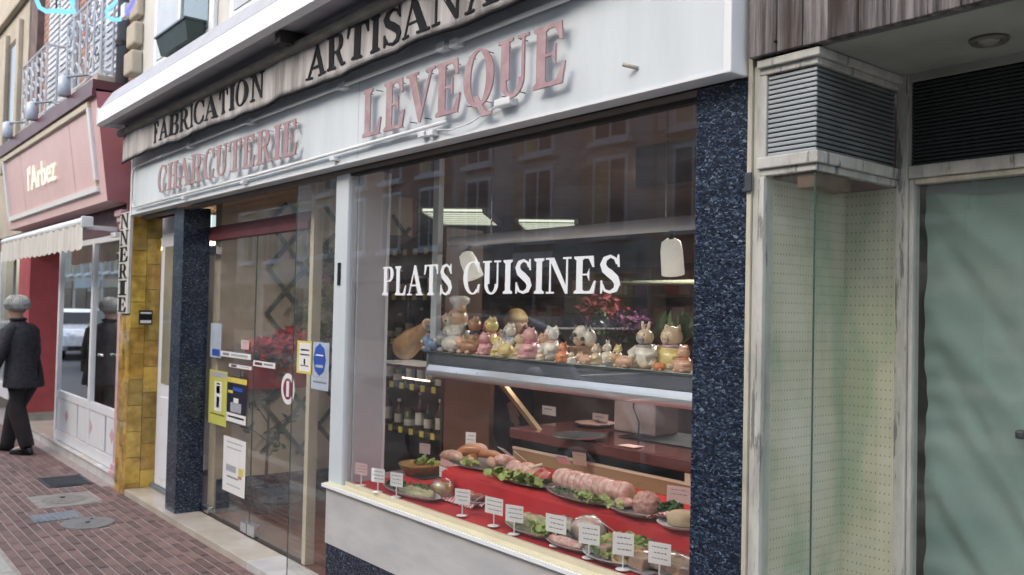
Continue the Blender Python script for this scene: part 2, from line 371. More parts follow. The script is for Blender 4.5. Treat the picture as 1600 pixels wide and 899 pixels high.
def glyph(c):
    b = .055
    if c == 'I': return stem(.1, .2), .40
    if c == 'L': return stem(.1) + [[(.2, 0), (.64, 0), (.7, .34), (.65, .34), (.52, b+.02), (.2, b)]], .74
    if c in 'EF':
        g = stem(.1) + [[(.2, 1), (.64, 1), (.67, .70), (.62, .70), (.5, 1-b-.02), (.2, 1-b)], rc(.29, .485, .46, .53), [(.44, .5), (.52, .34), (.52, .67)]]
        if c == 'E': g += [[(.2, 0), (.67, 0), (.73, .34), (.68, .34), (.54, b+.02), (.2, b)]]
        return g, (.76 if c == 'E' else .70)
    if c == 'T': return stem(.28, hi=0) + [[(.0, .68), (.05, .68), (.14, 1-b), (.62, 1-b), (.71, .68), (.76, .68), (.74, 1), (.02, 1)]], .78
    if c == 'H': return stem(.1) + stem(.56) + [rc(.3, .48, .56, .54)], .88
    if c == 'A': return [[(.06, b), (.13, b), (.42, .9), (.38, 1)], [(.36, 1), (.46, 1), (.82, b), (.60, b), (.33, .84)], rc(.22, .30, .60, .355), rc(-.02, 0, .25, b), rc(.50, 0, .9, b)], .90
    if c == 'V': return [[(.06, 1-b), (.28, 1-b), (.52, .2), (.45, 0), (.40, 0)], [(.45, 0), (.43, .1), (.72, 1-b), (.79, 1-b)], rc(-.03, 1-b, .37, 1), rc(.60, 1-b, .88, 1)], .86
    if c == 'N': return [rc(.12, 0, .18, .95), [(.1, 1), (.28, 1), (.76, .1), (.76, 0), (.68, 0)], rc(.70, .05, .76, 1), rc(.02, 0, .29, b), rc(0, 1-b, .2, 1), rc(.60, 1-b, .87, 1)], .90
    if c in 'PRB':
        g = stem(.1, hi=0) + [rc(.02, 1-b, .3, 1), rc(.29, 1-b, .42, 1)]
        if c == 'B': g += band(.40, .755, .27, .245, -90, 90, .18, .05) + band(.42, .265, .31, .265, -90, 90, .2, .055) + [rc(.29, .49, .42, .53), rc(.29, 0, .43, b)]; return g, .78
        g += band(.42, .735, .28, .265, -90, 90, .18, .055) + [rc(.29, .47, .43, .52)]
        if c == 'R': g += [[(.36, .48), (.52, .5), (.72, .08), (.84, .055), (.84, 0), (.62, 0)]]; return g, .86
        return g, .74
    if c == 'O': return band(.42, .5, .40, .52, 0, 360, .19, .05, 36), .86
    if c == 'Q': return band(.42, .5, .40, .52, 0, 360, .19, .05, 36) + [[(.30, .16), (.40, .2), (.62, -.12), (.78, -.14), (.78, -.2), (.52, -.2)]], .86
    if c == 'C': return band(.43, .5, .41, .52, 48, 312, .19, .05, 30) + [[(.66, .98), (.71, .98), (.73, .66), (.68, .66), (.60, .84)], [(.68, .3), (.75, .3), (.70, .02), (.66, .1), (.60, .12)]], .80
    if c == 'U': return [rc(.1, .3, .3, 1), rc(.02, 1-b, .38, 1), rc(.60, .3, .66, 1), rc(.5, 1-b, .76, 1)] + band(.38, .3, .28, .32, 180, 360, .13, .06), .80
    if c == 'S':
        pts = [(.56, .76, .03), (.50, .90, .035), (.36, .965, .04), (.2, .90, .07), (.14, .76, .09), (.2, .62, .1), (.36, .51, .105), (.52, .38, .1), (.58, .24, .09), (.52, .1, .07), (.36, .035, .04), (.2, .08, .035), (.12, .24, .03)]
        L = []; Rr = []
        for i, (x, y, w) in enumerate(pts):
            x0, y0, _ = pts[max(0, i-1)]; x1, y1, _ = pts[min(len(pts)-1, i+1)]
            dx, dy = x1-x0, y1-y0; l = math.hypot(dx, dy); nx, ny = -dy/l, dx/l
            L.append((x+nx*w, y+ny*w)); Rr.append((x-nx*w, y-ny*w))
        return [L+Rr[::-1], [(.59, .68), (.64, .68), (.62, 1), (.58, 1), (.54, .86)], [(.07, 0), (.11, 0), (.16, .14), (.12, .34), (.07, .34)]], .70
    return [], .42
def text_geo(txt, x0, x1, z0, h, y, th, m, parent, yfn=None, zfn=None, name='letter', pins=None, track=.04):
    gl = [(c, *glyph(c)) for c in txt]; tot = sum(g[2] for g in gl) + track*(len(gl)-1)
    sx = (x1-x0)/tot; x = x0; out = []
    for c, polys, w in gl:
        if polys:
            mb = MB()
            xx = x
            for k, p in enumerate(polys):
                e = .0002*k
                def fn(u, v, d, xx=xx): 
                    X = xx+u*sx; Z = z0 + v*h + (zfn(X) if zfn else 0); return (X, y + d + (yfn(X, Z) if yfn else 0), Z)
                mb.ext(p, fn, -th-e, e*.3)
            o = mb.build(name, m, parent)
            if pins:
                for (u, v) in ((.12, .06), (.14, .93), (w-.28, .06), (w-.25, .93)):
                    if random.random() < .85:
                        MB().tube([(x+u*sx, y-th*.5, z0+v*h), (x+u*sx, pins, z0+v*h)], .0022, 5).build('pin', PIN, o)
            out.append(o)
        x += (w+track)*sx
    return out
def font_text(txt, m, parent, loc, size, th=.003, shear=0, rot=(R_(90), 0, 0), sx=1, name='lettering'):
    cu = bpy.data.curves.new('t', 'FONT'); cu.body = txt; cu.size = size; cu.extrude = th; cu.shear = shear
    o = bpy.data.objects.new('t', cu); COL.objects.link(o); bpy.context.view_layer.update()
    me = bpy.data.meshes.new_from_object(o.evaluated_get(bpy.context.evaluated_depsgraph_get())); bpy.data.objects.remove(o)
    me.materials.clear(); me.materials.append(m); mt = Matrix.Translation(Vector(loc)-ORG.get(parent.name, Vector())) @ Euler(rot).to_matrix().to_4x4() @ Matrix.Diagonal((sx, 1, 1, 1)); me.transform(mt)
    q = bpy.data.objects.new(name, me); COL.objects.link(q); q.parent = parent; return q

# ================================================================== GROUND
bx('road', ASPH, None, -80, 30, -9.0, -1.36, -.4, -.09, kind='structure')
pave = bx('pavement', MORT, None, -60, 30, -1.19, 3.0, -.4, -.006, kind='structure')
bx('pavement', CONC, None, -80, 30, -12, -9.0, -.4, 0, kind='structure')
k0 = MB().box(-1.0, 0, -.17, 0, -.12, .004).build('kerbstone', KERB, pave, local=True, bevel=.01)
k0.location = (-5, -1.19, 0)
for i in range(1, 14):
    c = k0.copy(); COL.objects.link(c); c.location = (-5 - i*1.008, -1.19, 0)
bx('kerb', KERB, None, -5, 30, -1.36, -1.19, -.35, .003, kind='structure')
# paving bricks: courses run along the facade, joints broken
CW, BL = .066, .222
holes = [(-9.05, -8.5, -.53, -.1), (-8.25, -7.68, -.75, -.25), (-7.52, -7.22, -.86, -.5), (-7.25, -6.82, -.72, -.34)]
cells = []
for j in range(18):
    y1 = -.052 - j*CW
    off = random.choice([0, .33, .5, .66])*BL
    for i in range(-1, 70):
        xr = -4.7 + off - i*BL
        if xr > -4.6: continue
        cx, cy = xr-BL/2, y1-CW/2
        if cy < -1.18+CW/2: continue
        if any((a+.06 < cx < b-.06 and c+.03 < cy < d-.03) if q_ < 3 else (((cx-(a+b)/2)/((b-a)/2-.05))**2+((cy-(c+d)/2)/((d-c)/2-.02))**2 < 1) for q_, (a, b, c, d) in enumerate(holes)): continue
        if xr < -20 or (cy > -.1 and cx < -8.4): continue
        d = (Vector((cx, cy, 0))-CAM).length
        vis = (cx < -5.0)
        cells.append((d + (0 if vis else 100), xr, y1))
cells.sort()
bmesh0 = None
for n, (d, xr, y1) in enumerate(cells[:290]):
    if bmesh0 is None:
        b0 = MB(); b0.loft([[(0, 0, -.02), (-BL+.009, 0, -.02), (-BL+.009, -CW+.012, -.02), (0, -CW+.012, -.02)], [(0, 0, -.001), (-BL+.009, 0, -.001), (-BL+.009, -CW+.012, -.001), (0, -CW+.012, -.001)],
                            [(-.003, -.003, .001), (-BL+.012, -.003, .001), (-BL+.012, -CW+.015, .001), (-.003, -CW+.015, .001)]])
        o = b0.build('brick', BRICKP, pave, local=True); bmesh0 = o
    else:
        o = bmesh0.copy(); COL.objects.link(o)
    o.location = (xr, y1, random.uniform(-.002, .0015)); o.rotation_euler = (random.uniform(-.006, .006), random.uniform(-.004, .004), random.uniform(-.006, .006))
mb = MB()
for d, xr, y1 in cells[290:]:
    z = random.uniform(-.001, .002)
    mb.box(xr-BL+.009, xr, y1-CW+.012, y1, -.02, z)
mb.build('brick', BRICKP, pave, local=True, kind='stuff')

# covers set in the pavement
def cover(name, label, x0, x1, y0, y1, kind):
    cx, cy = (x0+x1)/2, (y0+y1)/2; t = T(name, label, 'manhole cover', (cx, cy, 0))
    if kind == 'grate':
        bx('frame', IRON, t, x0, x1, y0, y1, -.02, .004); mb = MB()
        n = 9
        for k in range(n):
            xx = x0+.03+(x1-x0-.06)*k/n; mb2 = MB().box(xx, xx+.028, y0+.03, y1-.03, 0, .009); mb2.build('grate_bar', IRON, t)
        bx('rim', IRON, t, x0+.012, x0+.028, y0+.012, y1-.012, -.003, .008); bx('rim', IRON, t, x1-.028, x1-.012, y0+.012, y1-.012, -.003, .008)
    elif kind == 'framed':
        bx('frame', M_('grimy_concrete', (.30, .28, .25), .85, var=.35, scale=9, bmp=.5), t, x0, x1, y0, y1, -.02, .004, bevel=.004)
        MB().lathe([(.17, .003), (.17, .006), (.155, .007)], (cx, cy, 0), 28).build('lid', M_('dusty_iron', (.24, .23, .21), .7, var=.35, scale=25, bmp=.8, bs=70), t)
        MB().lathe([(.02, .01), (.02, .0135), (.015, .014)], (cx-.06, cy, 0), 10).build('keyhole', BLK, t)
    elif kind == 'round':
        MB().lathe([(1, -.01), (1, .004), (.96, .006)], (cx, cy, 0), 32, M=Matrix.Diagonal(((x1-x0)/2, (y1-y0)/2, 1))).build('lid', M_('worn_iron', (.2, .2, .19), .6, var=.3, scale=14, bmp=.5), t)
        MB().lathe([(.018, .004), (.018, .009)], (cx, cy, 0), 10).build('keyhole', BLK, t)
        MB().lathe([(.012, .004), (.012, .009)], (cx-.1, cy+.05, 0), 10).build('keyhole', BLK, t)
    else:
        bx('lid', M_('blue_grey_plate', (.2, .23, .26), .5, var=.4, scale=20), t, x0, x1, y0, y1, -.02, .004)
        for k in range(7):
            yy = y0+.02+k*(y1-y0-.04)/7; bx('ridge', bpy.data.materials['blue_grey_plate'], t, x0+.015, x1-.015, yy, yy+.012, .002, .008)
cover('drain_cover', 'dark ribbed iron drain cover farthest along the brick pavement', -9.03, -8.52, -.50, -.13, 'grate')
cover('manhole_cover', 'rectangular cover with pale concrete border in the brick pavement', -8.22, -7.70, -.73, -.27, 'framed')
cover('manhole_cover', 'small blue grey ridged plate beside the oval iron cover', -7.50, -7.24, -.85, -.53, 'plate')
cover('manhole_cover', 'round worn iron cover nearest the shop step', -7.23, -6.84, -.72, -.36, 'round')

# ================================================================== BUTCHER'S SHOP
shop = T('butcher_shop', 'charcuterie shop front with blue granite pillars, big display window and glass door', 'shop building', (-4.3, 0, 0))
bx('granite_pillar', GRAN, shop, -7.0, -6.78, 0, .205, .045, 2.358)
bx('granite_pillar', GRAN, shop, -1.872, -1.664, 0, .10, -.02, 2.356, bevel=.002)
for a, b, m in ((-7.9, -6.55, MARB), (-6.546, -5.30, MARB), (-5.296, -4.36, MARBW)):
    bx('doorstep', m, shop, a, b, -.05 if a > -7.85 else -.05, .19, -.05, .046 if b != -4.36 else .047, bevel=.004)
bx('granite_plinth', GRAN, shop, -4.33, -1.874, -.012, .05, -.02, .364)
bx('stone_panel', STONEP, shop, -4.332, -1.875, -.02, .05, .366, .668)
bx('window_ledge', CREAM, shop, -4.34, -1.875, -.034, .018, .670, .684)
bx('ledge_lip', BAR, shop, -4.343, -1.875, -.044, -.034, .664, .680)
bx('ledge_rail', CRW, shop, -4.20, -1.875, .019, .034, .670, .706)
# window frame
wf = bx('door_post', POST, shop, -4.352, -4.212, .0, .06, .246, 2.335, bevel=.006)
bx('lock_plate', BLK, wf, -4.30, -4.272, -.006, .0, 1.74, 1.86)
bx('post_foot', STEEL, shop, -4.35, -4.2, -.002, .06, .2, .245)
bx('soffit_strip', M_('brown_frame', (.17, .14, .115), .5, var=.15), shop, -7.9, -1.874, .003, .05, 2.335, 2.357)
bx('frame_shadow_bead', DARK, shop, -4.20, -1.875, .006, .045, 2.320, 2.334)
wp = bx('window_pane', GLASS, shop, -4.211, -1.873, .020, .024, .686, 2.319)
ent = bx('entrance_pane', GLASSD, shop, -4.87, -4.353, .020, .024, .05, 2.334)
bx('pane_edge', GEDGE, ent, -4.874, -4.8705, .019, .0245, .05, 2.334)
# recessed glass door line y = .21
yd = .21
door = []
for (a, b) in ((-6.765, -5.895), (-5.885, -5.06)):
    d = bx('glass_door', GLASSD, shop, a, b, yd, yd+.006, .052, 2.105)
    bx('door_edge', GEDGE, d, b, b+.004, yd-.001, yd+.007, .052, 2.105); door.append(d)
bx('patch_fitting', STEEL, door[0], -6.0, -5.9, yd-.018, yd+.024, .055, .125, bevel=.003)
bx('patch_fitting', STEEL, door[1], -5.88, -5.76, yd-.02, yd+.026, .055, .135, bevel=.003)
bx('patch_fitting', STEEL, door[0], -6.76, -6.62, yd-.018, yd+.024, .054, .10, bevel=.003)
bx('patch_fitting', STEEL, door[0], -6.76, -6.60, yd-.02, yd+.026, 2.0, 2.06, bevel=.003)
bx('transom', MAROON, shop, -6.775, -5.07, yd-.02, yd+.05, 2.11, 2.155)
bx('transom', MAROON, shop, -6.775, -5.07, yd-.01, yd+.05, 2.158, 2.215)
bx('top_light', GLASSD, shop, -6.765, -5.07, yd, yd+.006, 2.217, 2.36)
bx('door_jamb', CRW, shop, -5.055, -5.008, yd-.01, yd+.05, .048, 2.40)
bx('inner_jamb', MAROON, shop, -4.93, -4.80, yd+.2, yd+.28, .02, 2.42)
bx('door_track', DARK, shop, -6.78, -5.06, .195, .235, .046, .051)
# pvc side door, recessed behind the tiled pillar
pd = bx('side_door', PVC, shop, -7.89, -7.0, .19, .24, .05, 2.36)
bx('door_leaf', PVC, pd, -7.81, -7.06, .165, .19, .09, 2.22, bevel=.006)
bx('door_window', M_('pale_door_glass', (.30, .30, .24), .12, var=.3, scale=3), pd, -7.70, -7.17, .158, .165, .95, 2.10)
bx('door_panel', PVC, pd, -7.70, -7.17, .155, .165, .16, .84, bevel=.006)
bx('threshold', ZINC, pd, -7.89, -7.0, .15, .19, .046, .085)
# interior shell
RM = 5.4
fl = bx('shop_floor', brickmat('floor_tile', (.19, .075, .05), (.15, .06, .045), (.10, .055, .04), .1, .05, .35, 'xy', .004), shop, -9.5, -1.66, .191, RM, -.05, .044)
bx('inside_wall', BEIGE, shop, -6.75, -6.65, .26, 1.95, .30, 2.62)
bx('skirting', GRAN, shop, -6.75, -6.635, .26, 1.96, .045, .298)
bx('inside_wall', BEIGE, shop, -6.78, -6.65, .245, .26, .045, 2.62)
bx('rear_wall', WALLR, shop, -9.5, -1.66, RM, RM+.1, -.05, 2.6)
bx('side_wall', WALLR, shop, -9.6, -9.5, 1.95, RM, -.05, 2.6)
bx('side_wall', WALLR, shop, -1.66, -1.62, .11, RM, -.05, 2.6)
bx('inside_wall', WALLR, shop, -9.5, -6.66, 1.95, 2.0, -.05, 2.6)
bx('shop_ceiling', CEILI, shop, -9.6, -1.62, .06, RM+.1, 2.60, 2.66)
bx('bulkhead', CEILI, shop, -6.78, -1.66, .052, .14, 2.36, 2.598)
bx('return_wall', GREYW, shop, -4.34, -4.20, .062, .235, .09, 2.36)
bx('return_edge', WTRIM, shop, -4.342, -4.194, .236, .25, .09, 2.36)
bx('ceiling_beam', M_('beam_brown', (.10, .07, .07), .6), shop, -3.6, -1.66, 1.55, 1.75, 2.36, 2.60)
# first floor of the same building
up = bx('upper_wall', CRSTONE2, shop, -8.20, 1.3, .0, .3, 2.86, 7.0)
bx('sill_band', M_('sill_stone', (.5, .5, .49), .8, var=.15, bmp=.3), shop, -8.24, 1.3, -.10, -.001, 3.36, 3.50, bevel=.01)
def up_window(x0, x1, z0, z1):
    w = bx('window', WTRIM, shop, x0, x1, -.035, -.001, z0, z1, bevel=.006)
    bx('pane', M_('blind_glass', (.48, .50, .50), .25, var=.1), w, x0+.09, (x0+x1)/2-.03, -.042, -.036, z0+.08, z1-.08)
    bx('pane', M_('teal_glass', (.12, .17, .18), .08, var=.2), w, (x0+x1)/2+.03, x1-.09, -.042, -.036, z0+.08, z1-.08)
    bx('mullion', WTRIM, w, (x0+x1)/2-.028, (x0+x1)/2+.028, -.055, -.037, z0+.02, z1-.02)
up_window(-7.55, -6.20, 3.52, 5.2); up_window(-5.9, -4.5, 3.52, 5.2); up_window(-3.2, -1.8, 3.52, 5.2)
for z in (4.3, 4.05, 3.8):
    bx('corbel_moulding', CRSTONE, shop, -8.2, -7.95, -.06 - (4.4-z)*.06, -.001, z-.20, z, bevel=.02)
wb = T('flower_box', 'empty dark green flower box on the sill above the white awning bar', 'flower box', (-6.6, -.1, 3.5))
mb = MB(); x0, x1 = -6.98, -6.32
mb.loft([[(x0+.04, -.16, 3.505), (x1-.03, -.16, 3.505), (x1-.03, -.05, 3.505), (x0+.04, -.05, 3.505)], [(x0, -.19, 3.64), (x1, -.19, 3.64), (x1, -.045, 3.64), (x0, -.045, 3.64)]])
mb.build('trough', M_('dark_green_plastic', (.03, .055, .05), .45), wb); bx('rim', M_('dark_green_rim', (.04, .065, .06), .4), wb, x0-.01, x1+.01, -.2, -.043, 3.64, 3.655)
dp = T('downpipe', 'grey zinc downpipe between the brick house and the cream house', 'downpipe', (-8.32, -.05, 2.9))
MB(True).tube([(-8.32, -.07, 3.55), (-8.32, -.07, 7)], .055, 12).build('pipe', ZINC, dp)
for z in (3.9, 4.7): MB().tube([(-8.32, -.07, z), (-8.32, -.07, z+.04)], .066, 12).build('bracket', DARK, dp)

# ------------------------------------------------------------------ white sign board with raised letters
sign = T('shop_sign', 'long white sign board reading CHARCUTERIE LEVEQUE in faded rose letters', 'shop sign', (-4.8, -.04, 2.36))
sb = bx('sign_board', WHITE, sign, -7.84, -1.70, -.08, -.001, 2.362, 2.95)
bx('end_cap', BAR, sign, -1.698, -1.668, -.092, -.0015, 2.358, 2.96, bevel=.004)
bx('end_cap', WTRIM, sign, -7.875, -7.842, -.09, -.0015, 2.355, 2.96, bevel=.004)
for xs_ in (-5.75, -3.98): bx('panel_joint', M_('joint_grey', (.38, .41, .42), .6) if xs_ < -5 else bpy.data.materials['joint_grey'], sign, xs_, xs_+.003, -.0806, -.0801, 2.374, 2.95)
bx('bottom_edge', WTRIM, sign, -7.84, -1.70, -.086, -.0805, 2.362, 2.372)
text_geo('CHARCUTERIE', -7.06, -4.60, 2.47, .205, -.112, .006, M_('pale_rose_letter', (.42, .28, .29), .6, var=.2, scale=20), sign, pins=-.08)
text_geo('LEVEQUE', -3.87, -2.375, 2.457, .233, -.114, .007, ROSE, sign, pins=-.08)
MB(True).tube([(-7.7, -.105, 2.755), (-5.2, -.105, 2.765), (-3.15, -.105, 2.765)], .011, 8).build('light_tube', BAR, sign)
MB(True).tube([(-3.10, -.105, 2.768), (-1.9, -.105, 2.775)], .013, 8).build('light_tube', BAR, sign)
MB(True).tube([(-7.7, -.105, 2.412), (-5.2, -.105, 2.418), (-3.16, -.105, 2.432)], .010, 8).build('light_tube', BAR, sign)
MB(True).tube([(-7.7, -.105, 2.76), (-7.76, -.105, 2.72), (-7.76, -.105, 2.45), (-7.7, -.105, 2.412)], .009, 8).build('light_tube', BAR, sign)
for x, z in ((-3.2, 2.77), (-3.1, 2.765), (-4.1, 2.765), (-5.3, 2.765), (-6.4, 2.76)):
    bx('tube_clip', WTRIM, sign, x-.03, x+.03, -.122, -.08, z-.022, z+.016, bevel=.003)
for x, z in ((-3.35, 2.405), (-3.28, 2.402), (-4.2, 2.40), (-5.4, 2.395), (-6.5, 2.392)):
    bx('tube_clip', WTRIM, sign, x-.02, x+.03, -.115, -.08, z-.014, z+.01, bevel=.003)
MB(True).tube([(-3.24, -.10, 2.41), (-3.1, -.11, 2.39), (-2.98, -.105, 2.40), (-2.88, -.10, 2.43), (-2.80, -.10, 2.445)], .003, 6).build('cable', WTRIM, sign)
bx('lamp_socket', WTRIM, sign, -2.80, -2.70, -.125, -.08, 2.43, 2.462, bevel=.006)
for x, z in ((-2.06, 2.45), (-1.82, 2.70)):
    MB(True).tube([(x, -.08, z), (x-.035, -.12, z+.012)], .007, 6).build('stub', CRSTONE, sign)

# ------------------------------------------------------------------ retractable awning with lettered valance
aw = T('awning', 'weathered canvas awning with white front bar and black lettered valance reading FABRICATION ARTISANALE', 'awning', (-4.8, -.1, 2.8))
def vy(x, z): return .006*math.sin(x*9+z*3)+.004*math.sin(x*23)
def vz(x): return .006*math.sin(x*5.1)+.004*math.sin(x*13)
AX0, AX1 = -7.86, -1.75
def vfn(u, v):
    x = AX0+(AX1-AX0)*u; zb = 2.808+vz(x)-.012*(1-math.cos(u*6.28))*.5; z = zb+(3.03-zb)*v
    return (x, -.17+vy(x, z), z)
mb = MB(True); mb.grid(vfn, 220, 8); vo = mb.build('valance', CLOTH_V, aw)
sm = vo.modifiers.new('thick', 'SOLIDIFY'); sm.thickness = .003; sm.offset = 1
text_geo('FABRICATION', -7.03, -4.94, 2.845, .155, -.176, .002, BLK, aw, yfn=vy)
text_geo('ARTISANALE', -4.39, -2.32, 2.832, .172, -.176, .002, BLK, aw, yfn=vy)
MB(True).tube([(AX0+(AX1-AX0)*k/60, -.173+vy(AX0+(AX1-AX0)*k/60, 2.78), 2.801+vz(AX0+(AX1-AX0)*k/60)-.012*(1-math.cos(k/60*6.28))*.5) for k in range(61)], .009, 6).build('hem_cord', BLK, aw)
MB(True).tube([(AX0-.05, -.18, 3.045), (-5, -.183, 3.035), (AX1, -.18, 3.04)], .03, 12).build('canvas_roll', M_('rolled_canvas', (.26, .25, .22), .85, var=.3, scale=8, stretch=(1, 1, 4)), aw)
mb = MB(); prof = [(-.36, 3.105), (-.325, 3.085), (-.30, 3.10), (-.30, 3.20), (-.36, 3.215)]
mb.ext(prof, lambda u, v, d: (d, u, v), -7.90, -1.6); mb.build('front_bar', BAR, aw)
mb = MB(); prof = [(-.30, 3.11), (-.30, 3.215), (-.355, 3.222), (-.26, 3.375), (-.015, 3.38), (-.015, 3.12)]
mb.ext(prof, lambda u, v, d: (d, u, v), -7.86, -1.6); mb.build('cassette', CASS, aw)
bx('cassette_end', WTRIM, aw, -7.93, -7.902, -.365, -.03, 3.085, 3.24, bevel=.01)
bx('awning_arm', DARK, aw, -7.80, -7.76, -.17, -.02, 3.0, 3.10); bx('back_board', DARK, aw, -7.84, -1.7, -.10, -.002, 2.96, 3.11)
bx('awning_arm', DARK, aw, -4.55, -4.48, -.29, -.1, 3.04, 3.10)

# ------------------------------------------------------------------ ochre tiled pillar and vertical sign
tp = T('tiled_pillar', 'narrow pillar clad in glossy ochre glazed tiles beside the white side door', 'pillar', (-8.05, .05, 0))
bx('pillar_core', GROUT, tp, -8.195, -7.905, -.043, .19, -.06, 2.358)
def tiles(fn, w, n, z0, z1):
    tw = w/n
    for c in range(n):
        z = z0 - (0 if c % 2 else .11)
        while z < z1:
            za, zb = max(z, z0), min(z+.218, z1)
            if zb-za > .03: fn(c*tw+.0015, (c+1)*tw-.0015, za, zb-.002)
            z += .22
def ft(a, b, za, zb): MB().box(-8.2+a, -8.2+b, -.051-random.random()*.002, -.043, za, zb).build('tile', TILE, tp, bevel=.002)
def stl(a, b, za, zb): MB().box(-7.905, -7.896+random.random()*.002, -.05+a, -.05+b, za, zb).build('tile', TILE, tp, bevel=.002)
tiles(ft, .30, 3, -.05, 1.52); tiles(stl, .24, 2, -.02, 2.355)
ft(.0, .298, 1.99, 2.355)
vs = T('vertical_sign', 'narrow white vertical sign with black letters NNERIE above the tiled pillar', 'sign', (-8.0, -.07, 1.53))
bx('sign_board', M_('sign_cream', (.68, .67, .62), .5), vs, -8.20, -7.90, -.075, -.052, 1.53, 2.40)
for i, ch in enumerate('NNERIE'):
    text_geo(ch, -8.18, -7.93, 2.262-i*.144, .126, -.076, .004, BLK, vs)
ns = T('house_number_plate', 'small black and white plate on the ochre tiled pillar', 'plate', (-7.89, .1, 1.45))
bx('plate', BLK, ns, -7.893, -7.888, .02, .13, 1.44, 1.56); bx('white_line', PLASW, ns, -7.888, -7.886, .03, .12, 1.53, 1.545); bx('white_line', PLASW, ns, -7.888, -7.886, .03, .12, 1.45, 1.475)

# ------------------------------------------------------------------ vinyl lettering on the window
vl = T('window_lettering', 'large white serif letters PLATS CUISINES on the display window', 'window lettering', (-3.0, .015, 1.69))
VW = M_('white_vinyl', (.82, .84, .85), .35, var=.03)
ya = .0185
text_geo('PLATS', at(597, 461, 1, ya).x, at(707, 459, 1, ya).x, 1.686, .142, ya, .0015, VW, vl)
text_geo('CUISINES', at(723, 460, 1, ya).x, at(971, 457, 1, ya).x, 1.692, .140, ya, .0015, VW, vl)

# ================================================================== VACANT SHOP ON THE RIGHT
vac = T('vacant_shop', 'empty shop front with weathered board fascia, peeling paint and corner display case', 'shop building', (-1.2, 0, 0))
x = -1.645; k = 0
while x < 1.3:
    w = random.uniform(.075, .105); y0 = -.030 - random.choice([0, .004, .008])
    zb = 2.402+random.uniform(0, .004)
    bx('fascia_board', BOARD, vac, x, x+w-.003, y0, -.003, zb, 3.25, bevel=.002); x += w
MB(True).tube([(-1.55, -.039, 2.436), (-1.55, -.028, 2.436)], .005, 8).build('nail_hole', BLK, vac)
bx('lintel', DARK, vac, -1.63, 1.3, -.0025, .3, 2.41, 3.3)
bx('soffit', SOFF, vac, -1.42, 1.3, .0, .60, 2.398, 2.4095)
bx('corner_strip', PEELC, vac, -1.662, -1.647, -.012, .05, -.02, 3.2)
bx('iron_hinge', IRON, vac, -1.665, -1.64, -.022, -.0125, 2.0, 2.06, bevel=.004)
fp = bx('case_post', PEEL, vac, -1.646, -1.602, -.004, .04, -.02, 2.385, bevel=.003)
bx('post_bead', PEEL, fp, -1.6215, -1.601, -.012, -.0045, .3, 2.04, bevel=.002)
# corner display case: x -1.60..-1.43, y 0..0.45
XC, YB = -1.435, .455
def trimrun(name, z0, z1, p, m=PEEL):
    bx(name, m, vac, -1.625, XC+p, -p, .02, z0, z1, bevel=.003)
    bx(name, m, vac, XC-.02, XC+p, .0205, YB+.03, z0, z1, bevel=.003)
trimrun('cornice', 2.372, 2.396, .022); trimrun('cornice', 2.352, 2.371, .008)
trimrun('rail', 2.066, 2.100, .018); trimrun('rail', 2.045, 2.065, .006)
trimrun('case_sill', .28, .34, .02)
bx('stall_riser', PEEL, vac, -1.60, XC, 0, YB, -.02, .279)
n = 17
for i in range(n):
    z = 2.102+i*(.248/n); h = .248/n
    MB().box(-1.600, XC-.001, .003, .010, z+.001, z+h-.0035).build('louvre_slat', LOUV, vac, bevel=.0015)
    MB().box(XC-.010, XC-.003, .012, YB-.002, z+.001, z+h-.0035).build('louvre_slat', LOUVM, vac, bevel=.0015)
bx('louvre_back', DARK, vac, -1.60, XC-.0105, .0105, YB, 2.101, 2.351)
bx('case_glass', GLASSO, vac, -1.600, XC-.0055, .004, .009, .341, 2.0445)
bx('case_glass', GLASSO, vac, XC-.005, XC, .0045, YB-.001, .341, 2.0445)
bx('glass_corner', GEDGE, vac, XC-.0052, XC+.0005, .0032, .0042, .341, 2.0445)
bx('pegboard', PEG, vac, -1.620, -1.609, .02, YB+.015, .30, 2.04)
bx('pegboard', PEG, vac, -1.608, XC+.02, YB, YB+.014, .30, 2.04)
bx('case_roof', M_('brown_stain_board', (.16, .09, .05), .8, var=.4, scale=8), vac, -1.50, XC-.006, .0105, .20, 2.000, 2.043)
# door plane y = .455..
bx('corner_post', PEEL, vac, XC+.002, -1.395, YB-.004, YB+.05, -.02, 2.399, bevel=.003)
bx('corner_bead', PEEL, vac, -1.394, -1.380, YB+.006, YB+.05, -.02, 2.065, bevel=.003)
for i in range(22):
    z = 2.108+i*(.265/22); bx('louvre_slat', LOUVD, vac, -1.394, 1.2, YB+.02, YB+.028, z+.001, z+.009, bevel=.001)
bx('louvre_back', BLK, vac, -1.394, 1.2, YB+.0285, YB+.04, 2.10, 2.3975)
bx('head_moulding', SOFF, vac, -1.394, 1.2, YB-.002, YB+.019, 2.375, 2.3975)
bx('door_rail', PEEL, vac, -1.394, 1.2, YB-.002, YB+.05, 2.066, 2.106, bevel=.003)
bx('door_rail', PEELC, vac, -1.379, 1.2, YB+.008, YB+.05, 2.048, 2.0655, bevel=.002)
bx('door_glass', GLASSO, vac, -1.379, 1.2, YB+.022, YB+.026, -.02, 2.0475)
bx('door_handle', IRON, vac, -1.070, -1.045, YB-.015, YB+.021, 1.29, 1.315, bevel=.006)
bx('back_wall', DARK, vac, -1.6, 1.3, YB+.35, YB+.4, -.02, 2.4)
bx('threshold', CONC, vac, XC, 1.2, .0, YB+.05, -.02, .012)
cu = T('curtain', 'faded green cloth curtain hanging behind the vacant shop door glass', 'curtain', (-1.0, YB+.06, 0))
